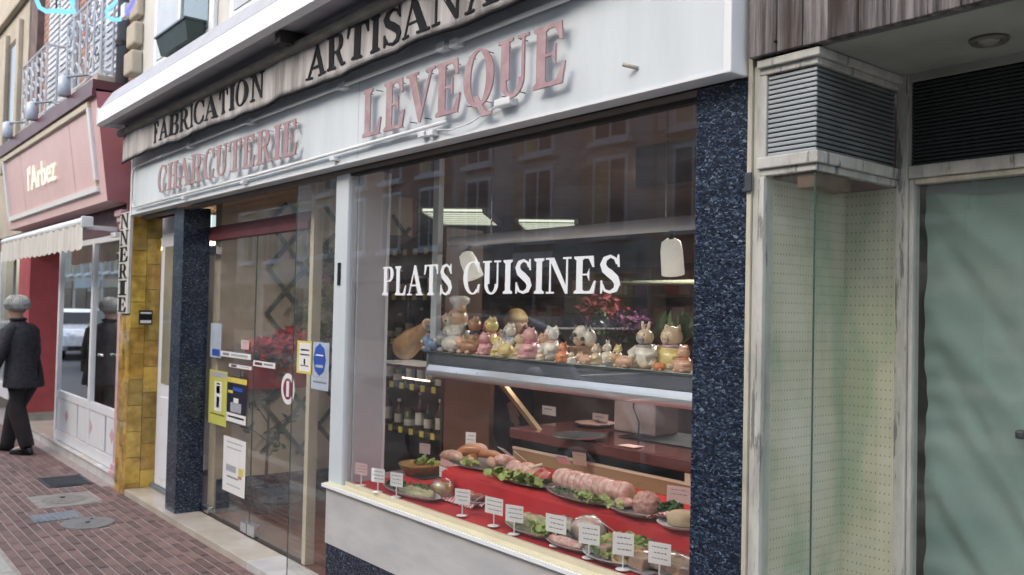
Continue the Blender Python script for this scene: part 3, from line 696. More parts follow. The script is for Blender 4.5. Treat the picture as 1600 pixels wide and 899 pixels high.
FOLDS = [(-1.33, 2.0, .9, .5, -.030, .035), (-1.30, 1.83, 1.4, .45, .034, .030), (-1.34, 1.62, 1.1, .6, -.034, .040), (-1.28, 1.42, 1.6, .4, .030, .026), (-1.32, 1.30, 1.2, .6, .032, .04), (-1.34, 1.12, 1.7, .5, -.034, .034), (-1.2, 1.95, .5, .6, .028, .05), (-1.15, 1.2, 1.9, .5, -.03, .03), (-1.3, .98, 1.3, .6, .032, .035), (-1.08, 1.75, 2.2, .3, .024, .03)]
def cf(u, v):
    x = -1.368+2.5*u+.003*math.sin(v*31)+.002*math.sin(v*57+1); z = .02+2.03*v
    w = .006*math.sin(x*3+z*5)+mnoise.noise(Vector((x*5, 3, z*4)))*.010
    for (xs_, zs_, sl, ln, am, sg) in FOLDS:
        t_ = x-xs_
        if -.05 < t_ < ln+.1:
            d = (z-(zs_-sl*t_-.25*t_*t_))/math.hypot(1, sl); w += .6*am*math.exp(-(d/sg)**2)*max(0, min(1, (t_+.05)*12))*max(0, 1-t_/(ln+.1))
    w += .004*math.sin(z*62+math.sin(z*9)*2)*math.exp(-max(0, x+1.33)*22)
    return (x, YB+.075+w, z)
mb = MB(True); mb.grid(cf, 260, 240); mb.build('cloth', CURT, cu)
sl = T('soffit_lamp', 'round recessed ceiling lamp in the painted soffit of the vacant shop', 'ceiling lamp', (-1.07, .26, 2.397))
MB(True).lathe([(.030, .0), (.034, -.010), (.046, -.012), (.050, -.006), (.050, .0)], (-1.07, .26, 2.3975), 28).build('ring', M_('brass_ring', (.22, .21, .17), .45, metal=.4), sl)
MB(True).ell((-1.07, .26, 2.394), (.029, .029, .010), 20, 8).build('lens', M_('lens', (.35, .36, .33), .25), sl)

# ================================================================== PINK SHOP ON THE LEFT
pk = T('pink_shop', 'pink shop front with slanted sign box, red inner wall and white framed windows', 'shop building', (-10.4, 0, 0))
mb = MB(); prof = [(0, 2.50), (-.185, 2.505), (-.31, 3.44), (0, 3.46)]
mb.ext(prof, lambda u, v, d: (d, u, v), -12.75, -8.21); mb.build('sign_box', PINKP, pk)
mb = MB(); mb.ext(prof, lambda u, v, d: (d, u, v), -8.209, -8.20); mb.build('box_side', ROSED, pk)
bx('box_cap', MARD, pk, -12.8, -8.19, -.34, .0, 3.442 if 0 else 3.462, 3.54)
bx('box_cap', MARD, pk, -12.8, -8.19, -.345, -.312, 3.40, 3.461)
def sy(z): return -.185-(z-2.505)/(3.44-2.505)*.125
def strip(x0, x1, z0, z1, p, m, name='trim', par=None):
    mb = MB(); q = [(sy(z0)-p, z0), (sy(z0)+.0, z0), (sy(z1)+.0, z1), (sy(z1)-p, z1)]
    mb.ext(q, lambda u, v, d: (d, u, v), x0, x1); return mb.build(name, m, par or pk)
strip(-12.55, -8.40, 2.60, 2.645, .03, BAR); strip(-12.55, -8.40, 3.33, 3.375, .03, CRW)
strip(-8.47, -8.40, 2.70, 3.33, .028, WTRIM); strip(-12.58, -12.5, 2.646, 3.33, .03, WTRIM); strip(-8.50, -8.42, 2.646, 2.695, .026, CRW)
for xx in (-11.6, -9.25): strip(xx, xx+.012, 2.645, 3.33, .001, M_('seam', (.40, .22, .23), .5), 'seam')
tx = T('pink_shop_lettering', "small lit cream script lettering on the pink sign panel", 'sign lettering', (-10.4, -.26, 2.95))
font_text("l'Arbez", NEONW, tx, (-11.3, sy(2.93)-.012, 2.86), .36, .004, .25, (R_(97.6), 0, 0), 1.35)
bx('side_pilaster', PINKT, pk, -8.36, -8.21, -.03, .05, .09, 2.36, bevel=.01)
for z, e in ((2.36, .03), (2.41, .05), (2.3, .012), (.17, .015), (.11, .03)): bx('moulding', PINKT, pk, -8.37-e*.3, -8.205, -.03-e, .05, z-.03, z+.03, bevel=.01)
bx('rose_pier', ROSED, pk, -8.22, -8.201, -.02, .09, -.05, 2.50)
# splayed shop window from (-8.47,.02) to (-12.4,.40)
A, B = Vector((-8.40, .06, 0)), Vector((-10.98, .06, 0)); L = (B-A).length; dX = (B-A)/L; nY = Vector((dX.y, -dX.x, 0))
if nY.y > 0: nY = -nY
def sp(name, m, u0, u1, d0, d1, z0, z1, par=pk, bevel=0):
    vs = [A+dX*u+nY*d+Vector((0, 0, z)) for z in (z0, z1) for u, d in ((u0, d0), (u1, d0), (u1, d1), (u0, d1))]
    return MB().add(vs, [(0,3,2,1),(4,5,6,7),(0,1,5,4),(1,2,6,5),(2,3,7,6),(3,0,4,7)]).build(name, m, par, bevel=bevel)
fr = sp('window_frame', WTRIM, 0, L, -.03, .02, .094, .20)
for u in (0, L*.42, L*.97): sp('frame_post', WTRIM, u, u+.075, -.03, .025, .20, 2.25, fr)
for z in (.56, 2.2): sp('frame_rail', WTRIM, .075, L*.97, -.028, .022, z, z+.075, fr)
sp('shop_pane', glass('pink_shop_glass', tint=(.45, .47, .45), boost=3.2, dirt_haze=.02), .07, L*.97, -.002, .003, .636, 2.2)
for u0, u1 in ((.09, .50), (.56, L*.62-.03), (L*.62+.03, L*.97-.03)):
    q = sp('lower_panel', WTRIM, u0, u1, -.01, .012, .21, .555, pk, .006)
    c = (u0+u1)/2
    mb = MB(); mb.add([A+dX*(c+a)+nY*.0135+Vector((0, 0, .39+b)) for a, b in ((-.08, 0), (0, -.075), (.08, 0), (0, .075))], [(0, 1, 2, 3)]); mb.build('diamond', PINKT, q)
MB(True).tube([A+dX*.5+nY*.06+Vector((0, 0, 1.12)), A+dX*.66+nY*.06+Vector((0, 0, 1.12))], .014, 8).build('door_handle', STEEL, pk)
bx('red_wall', REDW, pk, -12.75, -12.65, .05, 1.0, .20, 2.5); bx('red_wall_skirting', CONC, pk, -12.752, -12.642, .045, 1.0, .08, .198); bx('recess_floor', MARB, pk, -12.64, -10.99, .03, 1.0, .0885, .0935); bx('recess_door', WTRIM, pk, -12.64, -11.0, 1.0, 1.05, .094, 2.3); bx('side_pane', GLASSO, pk, -11.0, -10.99, .09, 1.0, .2, 2.2)
bx('red_wall', REDW, pk, -13.35, -12.751, .048, .12, .16, 2.5)
bx('marble_step', MARBW, pk, -13.4, -8.205, -.012, 1.05, -.02, .088, bevel=.005)
for i in range(7): bx('step_slab', MARB if i % 2 else MARBW, pk, -8.40-(i+1)*.6, -8.403-i*.6, -.03, .029, .0885, .094, bevel=.002)
bx('far_pane', GLASSO, pk, -15.2, -13.36, -.02, -.012, .5, 2.3); bx('far_frame', WTRIM, pk, -15.3, -13.355, -.03, .05, .3, .5)
bx('far_frame', WTRIM, pk, -14.3, -14.24, -.028, .04, .501, 2.3)
bx('shop_interior', M_('interior_cream', (.34, .28, .2), .8, var=.5, scale=1.5), pk, -15.3, -8.3, 2.2, 2.25, 0, 2.5)
bx('interior_floor', M_('interior_floor', (.2, .17, .14), .5), pk, -15.3, -8.3, 1.06, 2.2, 0, .06)
bx('lintel', MARD, pk, -15.3, -8.21, .03, .5, 2.26, 2.499)
lb = T('shop_ceiling_bulbs', 'small warm ceiling light strips inside the pink shop', 'ceiling lights', (-10, 1.2, 2.3))
for x in (-9.2, -10.6, -12.0, -14.0): bx('light_panel', emis('warm_lamp', (1, .8, .5), 5), lb, x, x+.3, .9, 1.1, 2.24, 2.26)
pa = T('small_awning', 'small cream awning with scalloped valance under the pink sign box', 'awning', (-10.4, -.2, 2.3))
mb = MB(True); mb.lathe([(.045, 0), (.045, 3.9)], (-12.3, -.30, 2.325), 14, axis='x'); mb.build('roller', BAR, pa)
mb = MB(True); mb.grid(lambda u, v: (-12.3+3.9*u, -.335+.006*math.sin(u*90), 2.31-(1-v)*(.215+.022*abs(math.sin(u*math.pi*17)))), 170, 4); q = mb.build('valance', M_('cream_canvas', (.66, .64, .58), .9, var=.2, scale=5, stretch=(3, 1, .3)), pa)
bx('roller_end', WTRIM, pa, -8.40, -8.37, -.35, -.25, 2.27, 2.37, bevel=.01); bx('awning_arm', WTRIM, pa, -8.6, -8.56, -.26, .0, 2.27, 2.31)
bx('awning_arm', WTRIM, pa, -8.4, -8.25, -.1, -.06, 2.2, 2.24)
# spot lamps standing on the sign box
def boxlamp(x, lab):
    t = T('sign_lamp', lab, 'sign lamp', (x, -.2, 3.54), 'white sign lamps on the pink box')
    MB(True).lathe([(.02, .02), (.055, .0), (.055, -.17), (.04, -.18)][::-1], (x-.55, -.37, 3.72), 14).build('lamp_body', M_('lamp_blue_white', (.55, .62, .72), .35), t)
    MB(True).tube([(x, -.15, 3.60), (x-.2, -.25, 3.70), (x-.52, -.36, 3.72)], .012, 6).build('bracket', ZINC, t)
    return t
boxlamp(-8.55, 'white sign lamp on the pink box nearest the corner'); boxlamp(-10.0, 'middle white sign lamp on the pink box, below the balcony'); boxlamp(-11.4, 'white sign lamp on the pink box nearest the cream house')

# ------------------------------------------------------------------ houses above the pink shop
bh = T('brick_house', 'old red brick house with white shutters and balcony above the pink shop', 'house', (-10.5, .1, 2.5))
bx('brick_wall', BRW, bh, -12.85, -8.21, .10, .4, 2.5, 8)
bx('wall_pier', M_('smoky_pier', (.20, .14, .13), .8, var=.4), bh, -13.0, -12.6, .02, .40, 2.55, 8)
for a, b in ((-11.95, -10.75), (-9.95, -8.75)):
    w = bx('window', SHUT, bh, a, b, .04, .099, 3.7, 6.2, bevel=.01)
    for j in range(2):
        c0 = a+.06+j*(b-a)/2; c1 = c0+(b-a)/2-.10
        for i in range(34): bx('shutter_slat', SHUT, w, c0, c1, .02, .038, 3.78+i*.07, 3.82+i*.07) if i < 24 else None
def balcony(x0, x1, lab):
    t = T('balcony_railing', lab, 'balcony railing', ((x0+x1)/2, 0, 3.6)); y = -.22
    bx('balcony_slab', CRSTONE, t, x0-.05, x1+.05, -.26, .0, 3.57, 3.64, bevel=.01)
    for z in (3.68, 4.42): MB().tube([(x0, -.01, z), (x0, y, z), (x1, y, z), (x1, -.01, z)], .016, 6).build('rail', SHUT, t)
    n = 5
    for i in range(n+1):
        xx = x0+(x1-x0)*i/n; MB().tube([(xx, y, 3.66), (xx, y, 4.42)], .011, 5).build('baluster', SHUT, t)
    for i in range(n):
        xx = x0+(x1-x0)*(i+.5)/n
        for z in (3.86, 4.08, 4.27):
            r = .075 if z != 4.08 else .05
            MB(True).tube([(xx+r*math.cos(a), y, z+r*math.sin(a)) for a in [k*math.pi/7 for k in range(14)]], .008, 5, True).build('scroll', SHUT, t)
    for yy in (-.12,): MB().tube([(x1, yy, 3.66), (x1, yy, 4.42)], .011, 5).build('baluster', SHUT, t)
balcony(-9.75, -8.45, 'ornate white iron balcony railing beside the grey downpipe'); balcony(-12.0, -10.7, 'ornate white iron balcony railing above the middle of the pink box')
ch = T('cream_house', 'cream stone house with a dark narrow window at the far left', 'house', (-15, .1, 2.5))
bx('stone_wall', CRSTONE, ch, -19, -13.01, .0, .4, 2.5, 9)
w = bx('window', M_('window_reveal', (.12, .09, .07), .8), ch, -14.35, -13.55, -.012, -.0015, 3.5, 5.25)
bx('pane', M_('dark_pane', (.05, .055, .06), .15), w, -14.25, -13.62, -.016, -.0125, 3.6, 5.15)
bx('window_surround', CRSTONE, ch, -13.549, -13.38, -.06, -.001, 3.4, 5.4, bevel=.01); bx('window_surround', CRSTONE, ch, -14.5, -14.351, -.06, -.001, 3.4, 5.4, bevel=.01)
bx('string_course', CRSTONE, ch, -19, -13.01, -.08, -.001, 5.6, 5.75, bevel=.02)
bx('ground_floor', CRSTONE, ch, -19, -15.31, -.02, .35, -.05, 2.5)
# neon street decorations
nd = T('neon_decoration', 'blue glowing neon outline decoration with flat lower edge, top left', 'neon decoration', (-10.0, -.45, 4.3))
def P(px, py, y=-.45): return at(px, py, 1, y)
MB(True).tube([P(*q) for q in ((60, -16), (57, 0), (62, 12), (72, 18), (92, 17), (103, 19), (115, 18), (113, 6), (110, -16))], .022, 8).build('neon_tube', NEON, nd)
bx('bracket', DARK, nd, -10.3, -10.26, -.42, .1, 4.9, 4.94); MB().tube([P(88, -40), P(88, 16)], .008, 5).build('hanger_wire', DARK, nd)
nd2 = T('neon_decoration', 'curled blue glowing neon decoration hanging beside the downpipe', 'neon decoration', (-8.0, -.4, 4.1))
MB(True).tube([P(*q) for q in ((176, -12), (181, 4), (172, 12), (166, 18), (167, 26), (176, 31), (186, 31), (198, 22))], .014, 8).build('neon_tube', NEON, nd2)
MB(True).tube([P(*q) for q in ((199, 20), (206, 8), (212, -10))], .014, 8).build('neon_tube', emis('violet_neon', (.3, .3, .95), .5), nd2)
bx('plug', WTRIM, nd2, P(196, 18).x-.05, P(196, 18).x+.05, -.47, -.43, P(196, 18).z-.05, P(196, 18).z+.05)

# ================================================================== OPPOSITE SIDE OF THE STREET (seen in the glass)
OW = [M_('render_ochre', (.55, .44, .32), .9, var=.2, scale=1), M_('render_pale', (.66, .60, .52), .9, var=.2, scale=1), M_('render_brown', (.42, .30, .23), .9, var=.2, scale=1), M_('render_grey', (.56, .55, .52), .9, var=.2, scale=1)]
OGL = M_('far_window_glass', (.05, .06, .07), .1); OBL = M_('yellow_blind', (.62, .52, .30), .8)
labs = ['ochre rendered house across the street', 'pale rendered house with cream blinds across the street', 'brown rendered house across the street', 'grey rendered house across the street']
def house(x0, x1, h, i, lab):
    t = T('town_house', lab, 'house', ((x0+x1)/2, -12, 0)); Y = -12
    bx('wall', OW[i % 4], t, x0, x1, Y-6, Y, -.1, h); bx('cornice', OW[(i+1) % 4], t, x0, x1, Y, Y+.25, h-.3, h)
    bx('roof', M_('slate', (.07, .075, .085), .6) if i == 0 else bpy.data.materials['slate'], t, x0, x1, Y-5.5, Y-.3, h, h+1.5)
    n = max(1, int((x1-x0)/2.0)); st = (x1-x0)/n
    for f in range(3):
        zb = 3.4+f*2.9
        if zb+1.8 > h+.9: break
        if f == 1: zb = 5.55
        for k in range(n):
            c = x0+st*(k+.5)
            w = bx('window', WTRIM, t, c-.55, c+.55, Y, Y+.05, zb, min(zb+1.8, h-.35))
            bx('pane', OBL if (k+f+i) % 3 == 0 else OGL, w, c-.47, c-.04, Y+.051, Y+.06, zb+.08, min(zb+1.7, h-.42)); bx('pane', OGL, w, c+.04, c+.47, Y+.051, Y+.06, zb+.08, min(zb+1.7, h-.42))
            bx('window_sill', WTRIM, w, c-.65, c+.65, Y, Y+.18, zb-.12, zb-.001)
            bx('shutter', OW[(i+1) % 4], w, c-1.0, c-.56, Y, Y+.04, zb, min(zb+1.8, h-.35)) if st > 2.2 else None
    sf = bx('shopfront', OW[(i+2) % 4], t, x0+.3, x1-.3, Y, Y+.12, 2.5, 3.0)
    bx('shop_window', OGL, t, x0+.5, (x0+x1)/2-.2, Y, Y+.06, .6, 2.45); bx('shop_door', WOODD, t, (x0+x1)/2, (x0+x1)/2+1, Y, Y+.05, 0, 2.3); bx('shop_window', OBL if i % 2 else OGL, t, (x0+x1)/2+1.2, x1-.5, Y, Y+.06, .6, 2.45)
xs = [-72, -64, -57, -49, -42, -34.5, -27, -20.5, -13, -6, 1.5, 9, 16]
nm = ['ochre', 'pale', 'brown', 'grey']
for i in range(len(xs)-1):
    house(xs[i], xs[i+1], 7.2+(i*37 % 5)*.35, i, '%s rendered town house across the street, number %s counted from the far left end' % (nm[i % 4], ['one','two','three','four','five','six','seven','eight','nine','ten','eleven','twelve'][i]))

def car(x, y, z, paint, lab, h=1.5, Lc=4.1, face=1):
    t = T('parked_car', lab, 'car', (x, y, z), 'cars parked along the kerb', rz=0 if face > 0 else math.pi)
    ORG[t.name] = Vector((0, 0, 0))
    k = h/1.5
    side = [(-2.05, .35), (-2.02, .80), (-1.95, 1.02*k), (-1.5, 1.44*k), (-1.1, 1.5*k), (.25, 1.49*k), (.65, 1.40*k), (1.15, 1.02*k), (1.75, .88*k), (2.0, .72), (2.05, .42), (1.9, .28), (-1.9, .28)]
    rings = []
    for yy, s in ((-.86, .0), (-.84, .0), (-.80, .0), (.80, 0), (.84, 0), (.86, 0)):
        rg = []
        for (a, b) in side:
            ins = max(0, b-.85)/.65*.16; e = (abs(yy)-.80)/.06
            rg.append(Vector((a*(1-.012*e), math.copysign(abs(yy)-ins, yy), b-.02*e*(1 if b > .5 else -1))))
        rings.append(rg)
    mb = MB(); mb.loft(rings); b = mb.build('body', paint, t, local=True, bevel=.03)
    gm = bpy.data.materials.get('car_glass') or M_('car_glass', (.02, .025, .03), .3, spec=.2)
    for s in (-1, 1):
        mb = MB()
        def yy(z): return s*(.868-max(0, z-.85)/.65*.16)
        q = [(-1.62, 1.0*k), (-1.4, 1.38*k), (.25, 1.40*k), (.5, 1.34*k), (.98, 1.0*k)]
        mb.add([(a, yy(c), c) for a, c in q]+[(a, yy(c)-.02*s, c) for a, c in q], [(0, 1, 2, 3, 4), (9, 8, 7, 6, 5)]+[(i, (i+1) % 5, (i+1) % 5+5, i+5) for i in range(5)])
        mb.build('side_window', gm, t, local=True)
        MB(True).ell((1.86, s*.62, .74*k), (.16, .18, .10), 14, 8, Matrix.Rotation(.35, 3, 'Y')).build('headlight', M_('headlight_glass', (.75, .77, .8), .1, emit=(1, 1, .95), es=.0) if not bpy.data.materials.get('headlight_glass') else bpy.data.materials['headlight_glass'], t, local=True)
        MB(True).ell((-1.98, s*.72, .85*k), (.07, .10, .14), 10, 6).build('tail_light', MARD, t, local=True)
        for a in (-1.27, 1.27):
            w = MB(True); w.lathe([(.24, -.09), (.30, -.095), (.315, -.06), (.315, .06), (.30, .095), (.24, .09)], (a, s*.76, .315), 24, axis='y'); w = w.build('wheel', BLK, t, local=True)
            MB(True).lathe([(.05, 0), (.22, .01), (.235, -.02*s)], (a, s*.852, .315), 16, axis='y').build('rim', STEEL, w, local=True)
        MB(True).ell((.78, s*.95, 1.02*k), (.07, .10, .07), 10, 6).build('mirror', paint, t, local=True)
    for nm_, q in (('windscreen', [(.70, 1.37*k), (1.12, 1.04*k)]), ('rear_window', [(-1.93, 1.06*k), (-1.54, 1.40*k)])):
        (a0, b0), (a1, b1) = q; n = Vector((abs(b1-b0), 0, abs(a1-a0))).normalized()*.025
        if nm_ == 'rear_window': n.x = -n.x
        mb = MB(); mb.quad((a0+n.x, -.62, b0+n.z), (a0+n.x, .62, b0+n.z), (a1+n.x, .70, b1+n.z), (a1+n.x, -.70, b1+n.z)); mb.build(nm_, gm, t, local=True)
    bx('bumper', BLK, t, 1.9, 2.09, -.7, .7, .30, .42); bx('number_plate', PLASW, t, 2.09, 2.10, -.26, .26, .44, .55)
    bx('roof_rail', STEEL, t, -1.2, .3, -.66, -.63, 1.51*k, 1.53*k); bx('roof_rail', STEEL, t, -1.2, .3, .63, .66, 1.51*k, 1.53*k)
    return t
car(-7.0, -3.95, -.09, M_('silver_paint', (.40, .42, .45), .25, metal=.5, coat=1), 'silver tall car parked behind the viewer, reflected in the display window', h=1.68)
car(4.6, -4.3, -.09, M_('dark_blue_paint', (.03, .045, .07), .25, coat=1), 'dark blue car parked to the right behind the viewer')
car(-23.6, -4.5, -.09, M_('black_car_paint', (.015, .015, .018), .2, coat=1), 'black car reflected in the pink shop window', h=1.62)
car(-30.0, -4.5, -.09, M_('white_car_paint', (.7, .7, .7), .25, coat=1), 'white car parked behind the black one, farthest along the kerb')

# ================================================================== DISPLAY COUNTER
LZ, UZ = .700, .825
dc = T('display_counter', 'refrigerated display counter with red cloth tiers, mahogany top and silver hood', 'display counter', (-3.0, .4, 0))
def cl(u, v):  # cloth profile over v 0..1 : lower tier, riser, upper tier
    x = -4.19+u*2.31; P_ = [(.036, LZ-.004), (.18, LZ), (.285, LZ+.002), (.302, LZ+.03), (.31, UZ-.02), (.33, UZ-.002), (.56, UZ), (.745, UZ)]
    t = v*(len(P_)-1); i = min(int(t), len(P_)-2); f = t-i
    y = P_[i][0]*(1-f)+P_[i+1][0]*f; z = P_[i][1]*(1-f)+P_[i+1][1]*f
    if x < -3.72 and i >= 3: z = min(z, LZ+.002+max(0, .0))
    s_ = .006*math.sin(x*7)*(1 if 2 < t < 4.2 else .1); return (x, y+s_+.003*math.sin(x*31)*(1 if 2 < t < 4.2 else 0), z+.001*math.sin(x*17))
mb = MB(True); mb.grid(cl, 200, 42); mb.build('red_cloth', REDC, dc)
bx('counter_base', DARK, dc, -4.19, -1.88, .05, .74, .10, .69)
bx('side_rail', M_('pink_white_rail', (.62, .5, .5), .4), dc, -4.215, -4.193, .255, .76, .69, .728)
bx('back_panel', PLY, dc, -3.70, -1.88, .748, .76, UZ, .888)
bx('back_rail', CRW, dc, -3.70, -1.88, .744, .762, .889, .899); bx('back_rail', CRW, dc, -2.52, -2.49, .746, .76, .8995, .94)
bx('dark_gap', BLK, dc, -3.70, -1.88, .80, .81, .83, .95)
mb = MB(); mb.loft([[(-3.72, .735, .945), (-1.88, .735, .945), (-1.88, 1.35, .945), (-3.72, 1.35, .945)], [(-3.72, .735, 1.0), (-1.88, .735, 1.0), (-1.88, 1.35, 1.005), (-3.72, 1.35, 1.005)]])
mb.build('mahogany_top', WOODM, dc, bevel=.006); bx('counter_body', WOODM, dc, -3.70, -1.88, .82, 1.34, .05, .944)
bx('black_inset', BLK, dc, -3.15, -1.88, .98, 1.34, 1.0055, 1.0085)
bx('hood_band', M_('blue_grey_band', (.17, .20, .235), .3, metal=.3), dc, -4.284, -1.88, .5815, .5845, 1.313, 1.371)
# silver hood with rounded lower lip, glass shelf
prof = [(.585, 1.372), (.585, 1.305)] + [(.612+.042*math.cos(a), 1.268+.036*math.sin(a)) for a in [math.pi*(1.0-.16)+k*math.pi*.11 for k in range(7)]] + [(.66, 1.243), (1.0, 1.25), (1.0, 1.372)]
mb = MB(); mb.ext(prof, lambda u, v, d: (d, u, v), -4.285, -1.88); mb.build('silver_hood', SILV, dc)
bx('hood_end_cap', M_('grey_cap', (.3, .32, .34), .4), dc, -4.302, -4.286, .578, 1.0, 1.238, 1.374, bevel=.004)
bx('hood_seam', M_('seam_dark', (.12, .13, .14), .4), dc, -4.28, -1.88, .5835, .5848, 1.306, 1.311)
bx('display_shelf', M_('pale_shelf', (.62, .64, .62), .25), dc, -4.33, -1.88, .575, 1.05, 1.3735, 1.381)
bx('shelf_edge', GEDGE, dc, -4.33, -1.88, .572, .5748, 1.3735, 1.380)
bx('hood_lamp', emis('pink_counter_lamp', (1, .78, .72), 8), dc, -4.15, -1.92, .70, .73, 1.236, 1.242)
for x in (-3.72, -2.1):
    mb = MB(); mb.loft([[(x-.02, .66, 1.24), (x+.02, .66, 1.24), (x+.02, .69, 1.24), (x-.02, .69, 1.24)], [(x+.14-.022, .80, 1.0), (x+.14+.022, .80, 1.0), (x+.14+.022, .83, 1.0), (x+.14-.022, .83, 1.0)]]); mb.build('strut', PLY, dc)
pp = T('shelf_pole', 'tall slim grey metal pole rising from the left end of the silver hood', 'pole', (-4.27, .62, 1.38))
bx('pole', POST, pp, -4.30, -4.245, .60, .635, 1.382, 2.60)
# spotlight rail
rl = T('spotlight_rail', 'thick white horizontal spotlight tube hanging inside the window', 'light rail', (-3.4, .8, 2.03))
MB(True).tube([(-4.38, .8, 2.03), (-2.5, .8, 2.03)], .033, 16).build('rail_tube', BAR, rl)
MB(True).tube([(-2.499, .8, 2.03), (-2.44, .8, 2.03)], .038, 16).build('end_cap', BLK, rl); MB(True).tube([(-4.40, .8, 2.03), (-4.381, .8, 2.03)], .03, 16).build('end_cap', WTRIM, rl)
for x in (-4.0, -2.7): MB().tube([(x, .8, 2.056), (x, .8, 2.6)], .005, 6).build('hanger', STEEL, rl)
def spot(px, py, tilt, lab):
    p = at(px, py, 1, .8); t = T('spotlight', lab, 'spotlight', (p.x, .8, 2.0), 'white spotlights on the rail')
    M = Matrix.Rotation(tilt, 3, 'Y') @ Matrix.Rotation(.25, 3, 'X'); c = Vector((p.x, .8, p.z))
    MB(True).lathe([(.02, .085), (.042, .07), (.05, .03), (.052, -.08), (.046, -.08), (.044, .02)], c, 20, M=M, caps=False).build('shade', M_('spot_white', (.8, .78, .72), .35, emit=(1, .95, .82), es=.16) if not bpy.data.materials.get('spot_white') else bpy.data.materials['spot_white'], t)
    MB(True).tube([c+M@Vector((0, 0, .08)), (p.x, .8, 2.0)], .012, 8).build('neck', BLK, t); MB(True).ell(c+M@Vector((0, 0, -.02)), .03, 10, 6).build('bulb', WTRIM, t)
spot(1050, 402, .12, 'white spotlight at the right end of the rail'); spot(735, 415, -.35, 'white spotlight near the left end of the rail, behind the lettering')

# ------------------------------------------------------------------ ceiling lights and the room behind
LAMP = emis('fluorescent', (.93, 1.0, .78), .45); FILL_LAMP = emis('added_fill_light', (1, .95, .86), 14)
for (cx, cy), lab in (((-7.42, 3.05), 'left fluorescent ceiling light with louvres inside the shop'), ((-7.46, 4.28), 'right fluorescent ceiling light with louvres, farther inside the shop')):
    t = T('ceiling_light', lab, 'ceiling light', (cx, cy, 2.6), rz=R_(135)); ORG[t.name] = Vector((0, 0, 0))
    bx('housing', WTRIM, t, -.66, .66, -.33, .33, -.012, -.001, local=False); bx('tube_panel', LAMP, t, -.62, .62, -.29, .29, -.030, -.013)
    for i in range(7): bx('louvre', STEEL, t, -.6+i*.2, -.592+i*.2, -.29, .29, -.045, -.031)
    bx('frame', WTRIM, t, -.66, .66, .291, .33, -.05, -.0125); bx('frame', WTRIM, t, -.66, .66, -.33, -.291, -.05, -.0125)
t = T('ceiling_light', 'added unseen light panel that brightens the shop interior above the counter', 'ceiling light', (-3.6, 2.6, 2.6)); ORG[t.name] = Vector((0, 0, 0))  # unseen panel, added to lift the light level inside the shop
bx('tube_panel', FILL_LAMP, t, -.6, .6, -.28, .28, -.03, -.002)
bs = T('bottle_shelf', 'dark wooden shelf unit of bottles with yellow price cards at the left', 'shelf unit', (-6.1, 1.75, 0))
yS = 1.58
zr = [at(640, q, 1, yS).z for q in (672, 602, 533, 462, 392)]
bx('side', WOODD, bs, -6.58, -6.55, yS+.01, 1.94, .05, 2.25); bx('side', WOODD, bs, -5.62, -5.59, yS+.01, 1.94, .05, 2.25); bx('back', WOODD, bs, -6.549, -5.621, 1.92, 1.94, .05, 2.25)
YEL = M_('yellow_card', (.75, .66, .10), .6)
cid = 0
BM = [M_('bottle_dark', (.02, .025, .015), .08), M_('bottle_amber', (.10, .03, .01), .08), M_('jar_green', (.10, .14, .05), .12), M_('bottle_red', (.08, .008, .01), .08)]
LBL = M_('bottle_label', (.66, .64, .55), .6)
for r, z in enumerate(zr):
    sh = bx('shelf_board', WOODD, bs, -6.549, -5.621, yS, 1.919, z-.022, z)
    for k in range(6): bx('price_card', YEL, sh, -6.50+k*.155, -6.445+k*.155, yS-.006, yS-.0005, z-.036, z+.012)
    if r == 4: continue
    for k in range(6):
        x = -6.47+k*.155+random.uniform(-.02, .02); h = random.choice([.2, .25, .28]); j = (r+k) % 4
        if j == 2: h = .14
        words = ['lowest', 'second', 'third', 'fourth'][r]; ordn = ['first', 'second', 'third', 'fourth', 'fifth', 'sixth'][k]
        t = T('bottle' if j != 2 else 'jar', '%s %s on the %s shelf up, %s from the left' % (['dark green bottle', 'amber bottle', 'green preserve jar', 'dark red bottle'][j], 'with pale label', words, ordn), 'bottle' if j != 2 else 'jar', (x, yS+.07, z))
        rr = .036 if j != 2 else .045
        pr = [(rr, 0), (rr, h*.6), (rr*.4, h*.75), (rr*.36, h)] if j != 2 else [(rr, 0), (rr, h*.85), (rr*.8, h*.88), (rr*.8, h)]
        MB(True).lathe(pr, (x, yS+.07, z+.0005), 14).build('body', BM[j], t); MB(True).lathe([(rr+.001, h*.15), (rr+.001, h*.5)], (x, yS+.07, z), 14, caps=False).build('label', LBL, t)
        MB().lathe([(rr*.42 if j != 2 else rr*.85, h), (rr*.42 if j != 2 else rr*.85, h+.02)], (x, yS+.07, z), 12).build('cap', LBL if k % 2 else MARD, t)
cb = T('wood_partition', 'plain red brown wooden partition standing right of the bottle shelf', 'partition', (-5.3, 1.6, 0))
bx('panel', M_('redbrown_panel', (.20, .085, .05), .6, var=.25, scale=5, stretch=(.4, 1, 2)), cb, -5.585, -5.02, 1.60, 1.64, .05, 1.17); bx('cap_rail', WOODD, cb, -5.60, -5.0, 1.585, 1.655, 1.171, 1.195)
rc_ = T('rear_counter', 'dark wooden rear counter carrying the plants inside the shop', 'counter', (-3.9, 2.15, 0))
bx('body', WOODD, rc_, -5.0, -1.9, 2.0, 2.35, .045, 1.30); bx('top', WOODM, rc_, -5.05, -1.85, 1.97, 2.38, 1.301, 1.33)
wcab = T('wall_cabinet', 'long red brown wall cabinet with open shelves of boxes at the back', 'cabinet', (-6.5, 4.9, 1.0))
bx('carcass', WALLR, wcab, -9.3, -3.0, 5.0, 5.38, .1, 2.3)
for z in (1.1, 1.45, 1.8, 2.15): bx('shelf_board', WOODD, wcab, -9.3, -3.0, 4.75, 4.999, z, z+.03)
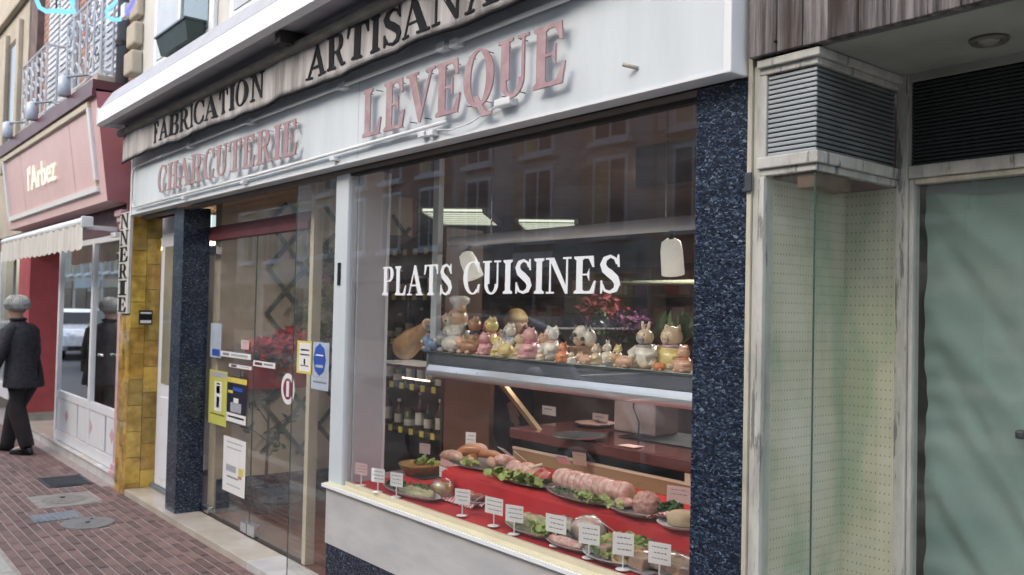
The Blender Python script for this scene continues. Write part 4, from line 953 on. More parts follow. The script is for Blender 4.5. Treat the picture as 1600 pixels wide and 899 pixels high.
for x in (-8.6, -7.5, -6.4, -5.3, -4.2): bx('upright', WOODD, wcab, x, x+.04, 4.74, 4.999, 1.0, 2.3)
cols = [(.22, .03, .03), (.22, .12, .08), (.08, .06, .04), (.30, .22, .19), (.10, .03, .06), (.24, .08, .05)]
cm = [M_('packet_%s' % n_, c, .5) for n_, c in zip(('red', 'tan', 'olive', 'pale', 'plum', 'rust'), cols)]
bxs = T('stacked_packets', 'mixed small packets and tins standing on the rear cabinet shelves', 'packets', (-6, 4.85, 1.1))
mbs = [MB() for _ in cm]
for z in (1.13, 1.48, 1.83):
    x = -9.2
    while x < -3.1:
        w = random.uniform(.06, .2)
        if abs(((x+8.6) % 1.1)) > .05: mbs[random.randrange(6)].box(x, x+w-.02, 4.78, 4.95, z+.0005, z+random.uniform(.1, .26))
        x += w
for m_, b_ in zip(cm, mbs): b_.build('packets', m_, bxs, kind='stuff')
mp = T('menu_panel', 'dark framed menu panel hanging at the back of the shop', 'panel', (-5.2, 3.2, 2.1))
bx('panel', BLK, mp, -6.3, -4.9, 3.3, 3.33, 2.02, 2.24); bx('lower_strip', M_('blue_grey_strip', (.25, .26, .38), .5), mp, -6.9, -6.31, 3.3, 3.33, 2.05, 2.2)
tb = T('far_tube_lamp', 'pale tube lamp across the rear of the shop, unlit', 'lamp', (-4.6, 3.0, 1.86)); MB(True).tube([(-5.6, 3.0, 1.87), (-3.6, 3.0, 1.87)], .02, 8).build('tube', M_('pale_tube', (.5, .55, .4), .4), tb)

# ------------------------------------------------------------------ figurines on the hood shelf
FZ = 1.3815
EYE = M_('figurine_eye', (.01, .01, .01), .1)
fm = {}
def FM(c):
    FC[c] = tuple(FC[c])
    if c not in fm: fm[c] = M_('ceramic_%s' % c, tuple(min(.86, q*1.22+.03) for q in FC[c]) if c not in ('black', 'navy') else FC[c], .28, var=.16, scale=26, coat=.25)
    return fm[c]
FC = dict(white=(.72, .66, .58), cream=(.68, .56, .38), pink=(.66, .36, .36), orange=(.72, .23, .06), yellow=(.68, .58, .22), brown=(.36, .19, .10), tan=(.55, .36, .20), blue=(.22, .34, .52), grey=(.35, .36, .36), magenta=(.5, .12, .2), lilac=(.5, .32, .45), black=(.03, .03, .035), green=(.2, .28, .12), navy=(.04, .06, .16), peach=(.7, .42, .28))
def fig(px, py, hp, y, kind, c1, c2, lab, turn=0, c3='white'):
    p = at(px, py, 1, y); dist = (Vector((p.x, y, FZ))-CAM).length; h = hp*dist/1387*1.12
    t = T('figurine', lab, 'figurine', (p.x, y, FZ), 'ceramic pig figurines on the hood shelf', rz=turn-.35); ORG[t.name] = Vector((0, 0, 0))
    a, b, c = FM(c1), FM(c2), FM(c3)
    def L(mb, n, m, par=t): return mb.build(n, m, par, local=True)
    if kind == 'lying':
        L(MB(True).ell((0, 0, h*.42), (h*.85, h*.48, h*.42)), 'body', a); hd = L(MB(True).ell((-h*.72, -h*.2, h*.62), (h*.36, h*.34, h*.34)), 'head', b)
        L(MB(True).ell((-h*.86, -h*.5, h*.56), (h*.15, h*.1, h*.12)), 'snout', c, hd)
        for s in (-1, 1): L(MB(True).ell((-h*.72+s*h*.24, -h*.15, h*.96), (h*.09, h*.05, h*.15)), 'ear', b, hd); L(MB(True).ell((s*h*.5, -h*.4, h*.13), (h*.2, h*.15, h*.13)), 'foot', b)
        L(MB(True).tube([(h*.8, .0, h*.5), (h*.95, 0, h*.6), (h*.9, 0, h*.72)], h*.04, 6), 'tail', b)
        return t
    if kind == 'basket':
        L(MB(True).lathe([(h*.42, 0), (h*.55, h*.34), (h*.58, h*.36), (h*.5, h*.3)], (0, 0, 0), 18), 'basket', a)
        for k, xx in enumerate((-.3, .05, .34)):
            hd = L(MB(True).ell((h*xx, -h*.1*(k % 2), h*.62+.1*h*(k % 2)), (h*.2, h*.19, h*.24)), 'head', b); L(MB(True).ell((h*xx, -h*.22-h*.1*(k % 2), h*.58+.1*h*(k % 2)), (h*.08, h*.06, h*.06)), 'snout', c, hd)
            for s in (-1, 1): L(MB(True).ell((h*(xx+s*.11), -h*.05, h*.86), (h*.05, h*.03, h*.09)), 'ear', c, hd)
        return t
    bw = {'round': .36, 'tall': .26, 'chef': .30, 'rabbit': .30}.get(kind, .3)
    hh = .22 if kind != 'round' else .27; hz = {'chef': .62}.get(kind, .72)
    mb = MB(True); mb.lathe([(bw*.7*h, 0), (bw*1.0*h, h*.10), (bw*1.04*h, h*.25), (bw*.82*h, h*.42), (bw*.5*h, h*.55)], (0, 0, 0), 18); L(mb, 'body', a)
    hd = L(MB(True).ell((0, -h*.03, h*hz), (h*hh, h*hh*.92, h*hh*.9)), 'head', b)
    sn = L(MB(True).lathe([(h*.085, 0), (h*.09, -h*.06), (h*.075, -h*.075)], (0, -h*(hh*.85), h*(hz-.05)), 12, axis='y'), 'snout', c if kind != 'round' else b, hd)
    for s in (-1, 1):
        L(MB(True).ell((s*h*.032, -h*(hh*.85+.078), h*(hz-.045)), h*.016, 6, 4), 'nostril', EYE, hd)
        L(MB(True).ell((s*h*.085, -h*(hh*.86), h*(hz+.06)), h*.022, 8, 5), 'eye', EYE, hd)
        if kind == 'rabbit': L(MB(True).ell((s*h*.08, 0, h*.98), (h*.05, h*.03, h*.13), M=Matrix.Rotation(s*.2, 3, 'Y')), 'ear', b, hd)
        else: L(MB(True).lathe([(h*.085, 0), (h*.05, h*.07), (h*.005, h*.13)], (s*h*.15, 0, h*(hz+hh*.62)), 8, M=Matrix.Rotation(s*.45, 3, 'Y')), 'ear', b, hd)
        L(MB(True).tube([(s*bw*.75*h, 0, h*.46), (s*bw*1.15*h, -h*.12, h*.34), (s*bw*.6*h, -h*.28, h*.28)], [h*.085, h*.08, h*.06], 8), 'arm', a if kind != 'tall' else b)
        L(MB(True).ell((s*h*.17, -h*.24, h*.07), (h*.12, h*.16, h*.075)), 'foot', b)
    if kind == 'chef':
        L(MB(True).lathe([(h*.13, h*.78), (h*.125, h*.86), (h*.19, h*.92), (h*.2, h*1.0), (h*.12, h*1.04)], (0, 0, 0), 16), 'chef_hat', c)
        L(MB(True).ell((0, -h*.2, h*.28), (h*.22, h*.14, h*.22)), 'apron', c)
    elif c3 not in ('white', c1): L(MB(True).lathe([(bw*.62*h, h*.46), (bw*.75*h, h*.50), (bw*.6*h, h*.55)], (0, 0, 0), 16), 'scarf', c)
    return t
F = fig
F(683, 553, 50, .66, 'tall', 'orange', 'peach', 'orange and peach pig figurine at the left end of the shelf', .2, 'blue')
F(676, 553, 22, .61, 'lying', 'blue', 'blue', 'pale blue lying figurine at the leftmost shelf corner', 0)
F(699, 552, 50, .86, 'round', 'cream', 'tan', 'tan bear like figurine behind the orange pig', .1)
F(716, 552, 74, .74, 'chef', 'white', 'tan', 'tallest pig figurine wearing a white chef hat and apron', .1)
F(707, 556, 28, .62, 'lying', 'white', 'grey', 'small white and grey lying pig below the chef pig', .3)
F(742, 556, 52, .76, 'tall', 'tan', 'brown', 'brown pig figurine with dark grey collar beside the chef pig', -.1, 'navy')
F(733, 557, 24, .62, 'lying', 'brown', 'peach', 'small brown lying pig at the foot of the brown collar pig', .2)
F(768, 557, 52, .84, 'tall', 'magenta', 'yellow', 'yellow headed pig figurine in a dark red dress', 0, 'magenta')
F(758, 558, 32, .66, 'round', 'pink', 'pink', 'small pink pig figurine in front of the yellow headed one', .3, 'magenta')
F(778, 560, 28, .62, 'round', 'yellow', 'yellow', 'little pale yellow pig with a rounded back', -.2)
F(790, 562, 24, .60, 'lying', 'yellow', 'cream', 'pale yellow lying pig left of the pink round pig', -.1)
F(797, 559, 46, .80, 'tall', 'grey', 'white', 'white faced pig figurine in a grey blue coat', .1, 'blue')
F(829, 563, 44, .66, 'round', 'pink', 'pink', 'round pink pig figurine with a big dark snout', .0, 'magenta')
F(845, 564, 18, .60, 'round', 'cream', 'white', 'tiny cream pig beside the round pink pig', .2)
F(862, 566, 50, .68, 'tall', 'white', 'white', 'tall white pig figurine with peach belly', .25, 'peach')
F(880, 567, 28, .61, 'round', 'orange', 'orange', 'bright orange small figurine right of the tall white pig', .1)
F(893, 568, 16, .60, 'round', 'white', 'cream', 'tiny white figurine right of the bright orange one', 0)
F(911, 562, 50, .88, 'basket', 'brown', 'white', 'dark basket holding three white faced cow figurines', .1, 'black')
F(915, 569, 16, .61, 'lying', 'peach', 'peach', 'tiny peach lying pig in front of the dark basket', .1)
F(932, 569, 30, .64, 'tall', 'cream', 'cream', 'slim cream standing pig right of the dark basket', .1)
F(949, 567, 30, .76, 'rabbit', 'white', 'white', 'small white rabbit eared figurine behind the piglet tray', .2)
F(955, 572, 18, .62, 'basket', 'grey', 'yellow', 'low grey tray of yellow piglets', .1, 'peach')
F(975, 572, 20, .61, 'lying', 'peach', 'tan', 'small peach lying pig between the tray and the large white pig', .3)
F(1008, 576, 58, .70, 'rabbit', 'white', 'cream', 'large cream and white rabbit like figurine near the right end', .5, 'grey')
F(1050, 577, 60, .78, 'round', 'yellow', 'cream', 'largest yellow pig figurine with lilac spots at the right end', .4, 'lilac')
F(1068, 580, 36, .64, 'round', 'peach', 'peach', 'peach coloured pig figurine beside the granite pillar', .3, 'orange')
F(1030, 578, 14, .60, 'lying', 'orange', 'cream', 'tiny orange lying figurine between the two large ones', .3)
F(728, 554, 38, .90, 'round', 'peach', 'cream', 'peach pig figurine behind the chef pig and brown collar pig', .2, 'orange')
F(750, 555, 26, .92, 'tall', 'cream', 'white', 'cream standing pig seen behind the small pink pig', .1)
F(784, 556, 34, .90, 'tall', 'white', 'cream', 'white pig figurine in the back row beside the yellow headed one', .1)
F(812, 560, 30, .82, 'round', 'cream', 'cream', 'small cream pig between the grey coat pig and the round pink pig', .1)
F(848, 562, 34, .88, 'tall', 'cream', 'peach', 'cream and peach pig in the back row beside the tall white pig', .1)
F(988, 574, 22, .64, 'round', 'cream', 'white', 'small cream pig just left of the large rabbit like figurine', .2)
F(966, 570, 28, .80, 'tall', 'cream', 'yellow', 'yellow faced pig behind the tray of piglets', .1)
F(1024, 573, 30, .90, 'tall', 'white', 'pink', 'pink faced pig behind the two large figurines', .1)
# cured ham on its board
hm = T('cured_ham', 'whole cured ham leg resting on a board left of the silver hood', 'ham', (-4.7, .75, 1.31))
pa_, pb_ = at(632, 543, 1, .75), at(668, 508, 1, .75); d_ = pb_-pa_
mb = MB(True); mb.tube([pa_-d_*.22, pa_-d_*.12, pa_, pa_+d_*.3, pa_+d_*.6, pa_+d_*.85, pa_+d_*1.02, pa_+d_*1.1], [.03, .068, .085, .078, .052, .036, .034, .02], 16); mb.build('meat', M_('ham_skin', (.50, .33, .16), .45, var=.35, scale=12, c2=(.33, .16, .08), bmp=.4), hm)
MB(True).tube([pa_+d_*1.0, pa_+d_*1.04], .04, 10).build('string', CRW, hm)
hb = T('ham_board', 'low shelf board with white paper under the cured ham', 'board', (-4.7, .75, 1.28))
bx('board', MARD, hb, -4.98, -4.31, .62, .95, 1.262, 1.282); bx('paper', PLASW, hb, -4.99, -4.40, .60, .93, 1.283, 1.2855); bx('warm_strip', emis('warm_strip', (1, .6, .4), 3), hb, -4.62, -4.32, .618, .6198, 1.20, 1.208)
bx('paper_flap', PLASW, hb, -4.99, -4.90, .597, .5995, 1.235, 1.285)

# ------------------------------------------------------------------ things on the mahogany top
sc_ = T('counter_scale', 'pinkish white scale housing with a black cable on the counter', 'scale', (-3.15, 1.2, 1.005))
bx('housing', M_('pinkish_plastic', (.42, .35, .33), .4), sc_, -3.32, -3.03, 1.12, 1.30, 1.006, 1.22, bevel=.01)
MB(True).tube([(-3.17, 1.11, 1.21), (-3.16, 1.10, 1.14), (-3.10, 1.08, 1.07), (-3.03, 1.0, 1.015)], .004, 6).build('cable', BLK, sc_)
for px, py, r, m_, lab in ((905, 684, .13, BLK, 'large black plate lying on the mahogany counter top'), (930, 664, .11, M_('board_wood', (.33, .18, .14), .5), 'round reddish wooden board behind the black plate')):
    p = at(px, py, 2, 1.01); t = T('plate', lab, 'plate', (p.x, p.y, 1.006)); MB(True).lathe([(r*.6, 0), (r, .012), (r*1.02, .016), (r*.6, .006)], (p.x, p.y, 1.0065), 28).build('dish', m_, t)
    MB(True).lathe([(r*1.02, .0125), (r*1.025, .017)], (p.x, p.y, 1.0065), 28, caps=False).build('rim', STEEL, t)
for px, py, lab in ((857, 662, 'small pale card lying behind the strut on the counter'), (938, 640, 'little pink card leaning by the scale housing')):
    p = at(px, py, 1, 1.25); t = T('card', lab, 'card', (p.x, 1.25, 1.006)); bx('sheet', M_('pink_card', (.6, .5, .48), .6) if px > 900 else PLASW, t, p.x-.06, p.x+.06, 1.25, 1.253, 1.007, 1.06); bx('print', INK, t, p.x-.04, p.x+.03, 1.2485, 1.2499, 1.04, 1.045)
t = T('sheet_of_paper', 'glossy pink paper lying on the front of the mahogany top', 'paper', (-3.0, .85, 1.0)); p = at(985, 697, 2, 1.005); bx('sheet', M_('pink_paper', (.7, .5, .45), .3), t, p.x-.05, p.x+.05, p.y-.03, p.y+.04, 1.0045, 1.0055)

# ------------------------------------------------------------------ food
LET = M_('lettuce', (.23, .34, .07), .5, var=.45, scale=30, c2=(.45, .50, .18), sss=.1); PAR = M_('parsley', (.05, .13, .03), .6, var=.3, scale=40)
PORK = M_('raw_pork', (.50, .22, .19), .3, var=.3, scale=48, c2=(.70, .54, .45), sss=.05, detail=8); BEEF = M_('raw_beef', (.32, .05, .045), .3, var=.4, scale=20, c2=(.48, .14, .11))
FAT = M_('meat_fat', (.68, .55, .45), .4); MINCE = M_('minced_meat', (.42, .19, .16), .4, var=.35, scale=60, c2=(.58, .36, .3), bmp=.8, bs=90)
SAU = M_('sausage_pink', (.60, .40, .30), .3, var=.25, scale=45, c2=(.45, .24, .17), coat=.2); SAU2 = M_('sausage_orange', (.50, .21, .09), .3, var=.25, scale=10, coat=.2)
GIN = gingham(); CRUST = M_('pastry_crust', (.45, .26, .09), .6, var=.35, scale=18, bmp=.3); SALAD = M_('creamy_salad', (.55, .50, .33), .5, var=.4, scale=40, c2=(.35, .36, .15), bmp=.8)
JELLY = M_('aspic', (.50, .33, .12), .08, var=.4, scale=20, coat=.5); FILM = glass('plastic_film', tint=(.93, .93, .93), boost=2.5, dirt_haze=.12, rough=.12); BREAD = M_('bread', (.60, .42, .22), .7, var=.25, scale=20, bmp=.3); PATE = M_('pate', (.42, .30, .20), .5, var=.3, scale=30, bmp=.4)
SALM = M_('salmon', (.62, .24, .13), .4, var=.3, scale=20)
def leaves(cx, cy, z, rx, ry, n, m, par, sz=.035, name='lettuce', hgt=.03):
    mb = MB(True)
    for i in range(n):
        a = random.uniform(0, 6.28); r = math.sqrt(random.random()); x, y = cx+rx*r*math.cos(a), cy+ry*r*math.sin(a)
        R = Euler((random.uniform(-.9, .9), random.uniform(-.9, .9), random.uniform(0, 6.28))).to_matrix(); s_ = sz*random.uniform(.6, 1.2); ph = random.uniform(0, 6); zz = z+random.uniform(.004, hgt)+s_*.25
        mb.grid(lambda u, v: Vector((x, y, zz))+R@Vector(((u-.5)*s_*(1.3-abs(v-.5)), (v-.5)*s_*(1.3-abs(u-.5)), s_*.16*math.sin(u*9+ph)*math.cos(v*8+ph))), 5, 5)
    for i, v in enumerate(mb.v):
        if v[2] < z+.001: mb.v[i] = (v[0], v[1], z+.001)
    return mb.build(name, m, par, kind=None)
def platter(t, c, rx, ry, m, z=0, h=.012, n=32):
    return MB(True).lathe([(.55, 0), (.8, h*.25), (.98, h), (1.0, h*1.15), (.95, h*1.1), (.78, h*.5), (.5, h*.35)], (c.x, c.y, z), n, M=Matrix.Diagonal((rx, ry, 1))).build('platter', m, t)
def dish(px, py, z, name, lab, cat): 
    p = at(px, py, 2, z); return T(name, lab, cat, (p.x, p.y, z)), p
SILP = M_('silver_foil', (.55, .56, .56), .3, metal=.7, bmp=.3, bs=60)
ZU, ZL = UZ+.002, LZ+.004
# upper tier
t, p = dish(752, 722, ZU, 'sausage_platter', 'platter of pink and orange sausages at the left of the upper tier', 'sausages'); p.y = .49; p.x = at(752, 715, 1, .49).x
platter(t, p, .24, .13, SILP, ZU)
for i, (dx, dy, a, l, r, m_) in enumerate(((-.16, -.07, .05, .19, .026, SAU), (-.10, .01, .5, .16, .026, SAU2), (-.02, -.05, -.9, .17, .024, SAU2), (.04, .03, .3, .15, .022, SAU2), (.10, -.01, -.5, .14, .024, SAU), (-.12, .05, .2, .18, .028, SAU), (.02, -.09, .3, .09, .02, SAU), (.13, .05, .8, .12, .03, PORK))):
    c = Vector((p.x+dx, p.y+dy, ZU+.014+r+(.028 if i in (1, 3, 5) else 0))); d = Vector((math.cos(a), math.sin(a), .05))
    MB(True).tube([c+d*l*(k/6-.5)+Vector((0, 0, -.012*((k-3)/3)**2)) for k in range(7)], [r*.3, r*.85, r, r*1.02, r, r*.85, r*.3], 16).lump(.006, 25).build('sausage', m_, t)
leaves(p.x+.03, p.y-.09, ZU+.01, .06, .03, 14, LET, t, .035)
t, p = dish(835, 752, ZU, 'meat_platter', 'platter of red and pink sliced meat edged with lettuce', 'meat platter'); p.y = .43; p.x = at(830, 745, 1, .43).x
platter(t, p, .22, .12, SILP, ZU); leaves(p.x-.02, p.y-.09, ZU+.008, .20, .04, 60, LET, t, .042); leaves(p.x+.02, p.y-.09, ZU+.008, .2, .04, 22, PAR, t, .03, 'parsley')
for i in range(12):
    a = -.17+i*.03; M = Euler((.5, random.uniform(-.3, .3), random.uniform(-.3, .3))).to_matrix()
    MB(True).ell((p.x+a, p.y+.02+random.uniform(-.03, .03), ZU+.035+random.uniform(0, .012)), (.050, .038, .010), 16, 8, M, .04).lump(.008, 30).build('meat_slice', PORK if i < 8 else BEEF, t)
MB(True).tube([(p.x-.06, p.y+.02, ZU+.05), (p.x+.04, p.y+.03, ZU+.085)], .008, 6).build('knife_handle', CRW, t)
t, p = dish(925, 775, ZU, 'rolled_pork_roast', 'large tied pink pork roast on a silver tray', 'roast'); p.y = .41
xa, xb = at(868, 757, 1, .41).x, at(983, 775, 1, .41).x; p.x = (xa+xb)/2
platter(t, p, .25, .13, SILP, ZU, .014); hl = (xb-xa)/2; mb = MB(True); rr = .043
mb.tube([(p.x+(k/48-.5)*2*hl, p.y+.01, ZU+.014+rr) for k in range(49)], [rr*(.55 if k in (0, 48) else .86 if k in (1, 47) else .99-.05*(k % 4 == 0)) for k in range(49)], 20); mb.lump(.006, 22); mb.lump(.002, 70); ro = mb.build('roast', M_('tied_roast', (.60, .27, .23), .3, var=.35, scale=30, c2=(.74, .56, .48), stretch=(1, 1, 1.6), coat=.2, detail=8), t)
for k in range(1, 12): x = p.x+(k/12-.5)*2*hl; MB().tube([(x, p.y+.01+rr*1.012*math.cos(a), ZU+.014+rr+rr*1.012*math.sin(a)) for a in [j*math.pi/8 for j in range(16)]], .0016, 5, True).build('string', FAT, ro)
leaves(p.x+.10, p.y-.10, ZU+.012, .1, .025, 22, LET, t, .035); leaves(p.x-.08, p.y-.10, ZU+.012, .07, .02, 12, PAR, t, .025, 'parsley')
t, p = dish(1003, 790, ZU, 'mince_platter', 'platter of minced meat heaped among lettuce beside the roast', 'meat platter'); p.y = .40; p.x = at(1008, 785, 1, .40).x
platter(t, p, .17, .13, M_('grey_china', (.45, .43, .42), .25), ZU, .02); MB(True).ell((p.x+.01, p.y+.0, ZU+.04), (.058, .055, .048), 40, 24, None, .04).lump(.009, 45).build('mince', MINCE, t)
MB(True).ell((p.x-.09, p.y-.02, ZU+.03), (.05, .04, .018), 14, 8, None, .05).build('meat_slice', PORK, t); leaves(p.x-.10, p.y+.05, ZU+.015, .05, .05, 20, LET, t, .035); leaves(p.x+.10, p.y+.04, ZU+.015, .05, .05, 22, PAR, t, .035, 'parsley'); leaves(p.x-.09, p.y-.09, ZU+.015, .05, .02, 10, LET, t, .03)
t, p = dish(1062, 806, ZU, 'pate_plate', 'round pate on white plate with red checked napkin by the granite pillar', 'pate'); p.y = .35; p.x = at(1066, 806, 1, .35).x
platter(t, p, .10, .09, PLASW, ZU, .014); MB(True).lathe([(.055, 0), (.06, .03), (.04, .045)], (p.x, p.y, ZU+.012), 20).build('pate', M_('pale_pate', (.60, .48, .30), .5, bmp=.3), t)
mb = MB(True); mb.grid(lambda u, v: (p.x-.13+u*.16, p.y-.06+v*.11+.02*u, ZU+.014+.025*u*(1-u)*4+.006*math.sin(v*20+u*4)), 14, 14); mb.build('napkin', GIN, t)
# lower tier
t, p = dish(658, 740, ZL, 'quiche', 'round tart with parsley on top at the left back of the lower tier', 'tart')
MB(True).lathe([(.10, 0), (.125, .05), (.13, .058), (.118, .052), (.06, .050), (.01, .050)], (p.x, p.y, ZL), 28).build('crust', CRUST, t); leaves(p.x, p.y, ZL+.05, .03, .03, 26, LET, t, .03, 'garnish', .03); leaves(p.x+.08, p.y+.03, ZL+.05, .05, .03, 12, LET, t, .03, 'garnish', .02); bx('tin_tray', M_('baking_tin', (.06, .065, .08), .4, metal=.5), t, p.x-.17, p.x+.17, p.y-.10, p.y+.16, ZL-.001, ZL+.004)
t, p = dish(632, 763, ZL, 'salad_tray', 'oval silver tray of mixed salad behind the second and third price tags', 'salad'); p.y = .13; p.x = at(648, 765, 1, .15).x
platter(t, p, .24, .075, SILV, ZL, .02); MB(True).ell((p.x+.05, p.y, ZL+.022), (.13, .055, .022), 34, 14, None, .08).lump(.012, 40).build('salad', SALAD, t); leaves(p.x-.12, p.y, ZL+.012, .10, .05, 34, PAR, t, .03, 'parsley', .02); leaves(p.x+.05, p.y+.03, ZL+.03, .07, .03, 16, PAR, t, .022, 'parsley', .02)
t, p = dish(692, 775, ZL, 'wrapped_pie', 'small round pie wrapped in film on a checked napkin', 'pie')
MB(True).lathe([(.052, 0), (.058, .03), (.055, .055), (.02, .065)], (p.x, p.y, ZL+.003), 20).build('pie', JELLY, t); MB(True).lathe([(.06, .001), (.064, .035), (.05, .075), (.02, .085)], (p.x, p.y, ZL+.003), 16, caps=False).build('film', FILM, t)
mb = MB(True); mb.grid(lambda u, v: (p.x-.11+u*.18, p.y-.08+v*.14, ZL+.0015+.008*abs(math.sin(u*7+v*3))*max(0, abs(u-.5)*2-.5)), 14, 14); mb.build('napkin', GIN, t)
t, p = dish(742, 786, ZL, 'napkin_plate', 'plate of pink sliced ham on a red checked napkin between price tags', 'ham plate')
platter(t, p, .085, .06, SILV, ZL+.006, .012)
mb = MB(True); mb.grid(lambda u, v: (p.x-.15+u*.26, p.y-.10+v*.16, ZL+.002+.018*max(0, u-.8)*5*abs(math.sin(v*9))+.004*abs(math.sin(u*15))), 22, 14); mb.build('napkin', GIN, t)
for i in range(5): MB(True).ell((p.x-.05+i*.024, p.y, ZL+.03+.004*(i % 2)), (.035, .035, .006), 12, 6, Euler((.3, .5, i)).to_matrix(), .05).build('ham_slice', PORK, t)
t, p = dish(840, 812, ZL, 'salad_tray', 'silver tray of creamy salad and lettuce left of the rounded brawn', 'salad'); p.y = .175; p.x = at(846, 818, 1, .175).x
platter(t, p, .20, .11, SILV, ZL, .02); MB(True).ell((p.x-.07, p.y-.01, ZL+.03), (.10, .075, .035), 24, 10, Matrix.Rotation(.3, 3, 'Z'), .09).lump(.012, 40).build('salad', SALAD, t); MB(True).ell((p.x+.08, p.y+.04, ZL+.035), (.09, .06, .045), 22, 10, None, .08).build('salad', M_('pale_salad', (.60, .56, .44), .5, var=.4, scale=50, bmp=.8), t); leaves(p.x+.08, p.y-.06, ZL+.015, .07, .04, 34, LET, t, .038)
t, p = dish(912, 826, ZL, 'brawn_platter', 'rounded marbled brawn half wrapped in film on a platter', 'cold meat'); p.y = .18; p.x = at(912, 826, 1, .18).x
platter(t, p, .18, .13, SILV, ZL, .018); MB(True).ell((p.x, p.y+.03, ZL+.055), (.085, .062, .058), 30, 16, None, .01).lump(.008, 18).build('brawn', M_('marbled_meat', (.58, .38, .32), .25, var=.5, scale=22, c2=(.70, .58, .48), coat=.4), t); MB(True).ell((p.x, p.y+.03, ZL+.057), (.089, .066, .061), 18, 10, None, .03).lump(.006, 30).build('film', FILM, t)
MB(True).ell((p.x-.02, p.y-.08, ZL+.025), (.10, .03, .018), 16, 8, None, .1).build('ham_slices', PORK, t); leaves(p.x-.1, p.y-.05, ZL+.015, .06, .03, 24, PAR, t, .03, 'parsley'); leaves(p.x+.12, p.y+.0, ZL+.015, .03, .05, 16, LET, t, .035)
t, p = dish(966, 846, ZL, 'salmon_platter', 'platter of orange salmon pieces on mixed lettuce', 'salmon'); p.y = .18; p.x = at(972, 842, 1, .18).x
platter(t, p, .16, .14, SILV, ZL, .018); leaves(p.x+.0, p.y+.02, ZL+.012, .14, .11, 80, LET, t, .042); leaves(p.x, p.y, ZL+.012, .14, .11, 30, PAR, t, .03, 'parsley')
for i in range(9): MB(True).ell((p.x-.11+i*.026, p.y-.05+.07*random.random(), ZL+.038+random.uniform(0, .02)), (.026, .02, .008), 10, 6, Euler((.4, .3, i)).to_matrix(), .1).build('salmon_piece', SALM, t)
for nm_, (px, py), lab in (('terrine_slices', (990, 868), 'golden crusted terrine squares in front of the salmon platter'), ('terrine_slices', (1048, 868), 'brown terrine squares wrapped in film beside the granite pillar')):
    t, p = dish(px, py, ZL, nm_, lab, 'terrine'); p.y = .15 if px < 1000 else .20; p.x = at(px, py, 1, p.y).x
    bx('glass_tray', GLASSO if 0 else SILV, t, p.x-.15, p.x+.13, p.y-.065, p.y+.075, ZL, ZL+.006)
    for i in range(6):
        x, y = p.x-.11+(i % 3)*.085, p.y-.03+(i//3)*.07
        M = Matrix.Translation((x, y, ZL+.032)) @ Euler((random.uniform(-.1, .1), random.uniform(-.15, .15), random.uniform(-.3, .3))).to_matrix().to_4x4()
        MB().box(-.034, .034, -.028, .028, -.024, .022, M).build('slice', BREAD if (i+(px > 1000)) % 2 else PATE, t, bevel=.006)
    if px > 1000: MB(True).ell((p.x, p.y, ZL+.035), (.15, .08, .04), 20, 8, None, .08).build('film', FILM, t)

# price tags
PINKC = M_('pink_tag', (.72, .50, .48), .5)
def ptag(px, py, lab, w=.085, h=.068, sh=.05, m=PLASW, rz=.3, y=None, tilt=0, z=ZL, lines=3, foot=True):
    p = at(px, py, 2, z) if y is None else Vector((at(px, py, 1, y).x, y, z))
    t = T('price_tag', lab, 'price tag', (p.x, p.y, z), 'price tags in the display', rz=rz); ORG[t.name] = Vector((0, 0, 0))
    R4 = Matrix.Translation((0, 0, sh)) @ Matrix.Rotation(tilt, 4, 'X')
    cd_ = MB().box(-w/2, w/2, -.001, .001, 0, h, R4).build('card', m, t, local=True, bevel=.0008)
    for i in range(lines):
        xx = -w*random.uniform(.24, .38); mbl = MB()
        while xx < w*.34:
            q = w*random.uniform(.06, .17); mbl.box(xx, min(xx+q, w*.42), -.0016, -.0011, h*(.76-i*.26), h*(.80-i*.26+random.uniform(0, .02)), R4); xx += q+w*.035
        mbl.build('lettering', INK, cd_, local=True)
    if foot:
        MB().tube([(0, .001, .002), (0, .001, sh+.01)], .003, 6).build('stem', PLASW, t, local=True); MB(True).lathe([(.026, 0), (.026, .0025), (.01, .005)], (0, 0, 0), 16).build('base', PLASW, t, local=True)
    return t
o_ = ['first', 'second', 'third', 'fourth', 'fifth', 'sixth', 'seventh', 'eighth', 'ninth']
for i, (px, py) in enumerate(((564, 759), (590, 769), (619, 777), (722, 806), (771, 822), (803, 835), (868, 853), (920, 872), (973, 890))):
    ptag(px, py, ['faint pink price tag on a stem nearest the white door post', 'white price tag second from the door post along the ledge', 'white price tag third from the door post along the ledge', 'white price tag in front of the small wrapped pie', 'wide white price tag in the middle of the front row', 'white price tag just right of the wide middle one', 'white price tag in front of the creamy salad tray', 'white price tag in front of the rounded brawn', 'tall white price tag in front of the terrine squares'][i],
         [.09, .085, .08, .08, .105, .085, .105, .085, .08][i], [.06, .068, .068, .068, .07, .068, .07, .075, .08][i], [.055, .048, .05, .05, .05, .05, .05, .05, .05][i], PINKC if i == 0 else PLASW, [.25, .35, .3, .4, .15, .35, .15, .4, .45][i])
ptag(1030, 905, 'large white price tag nearest the granite pillar in the front row', .085, .075, .05)
ptag(692, 764, 'wide white price tag standing behind the wrapped pie', .10, .055, .06, y=.33, lines=2, rz=-.2)
ptag(663, 733, 'pinkish price tag standing behind the round tart', .08, .06, .08, PINKC, y=.60, lines=1)
ptag(698, 722, 'pinkish price tag leaning left of the sausages', .085, .055, .01, PINKC, y=.52, z=ZL+.06, lines=1, foot=False)
ptag(735, 705, 'narrow upright price tag behind the sausages', .06, .085, .05, y=.60, z=ZU, rz=.5)
ptag(798, 728, 'double white price card lying tilted over the pork slices, left half', .10, .07, .05, y=.50, z=ZU+.03, tilt=.9, rz=-.3, lines=2, foot=False)
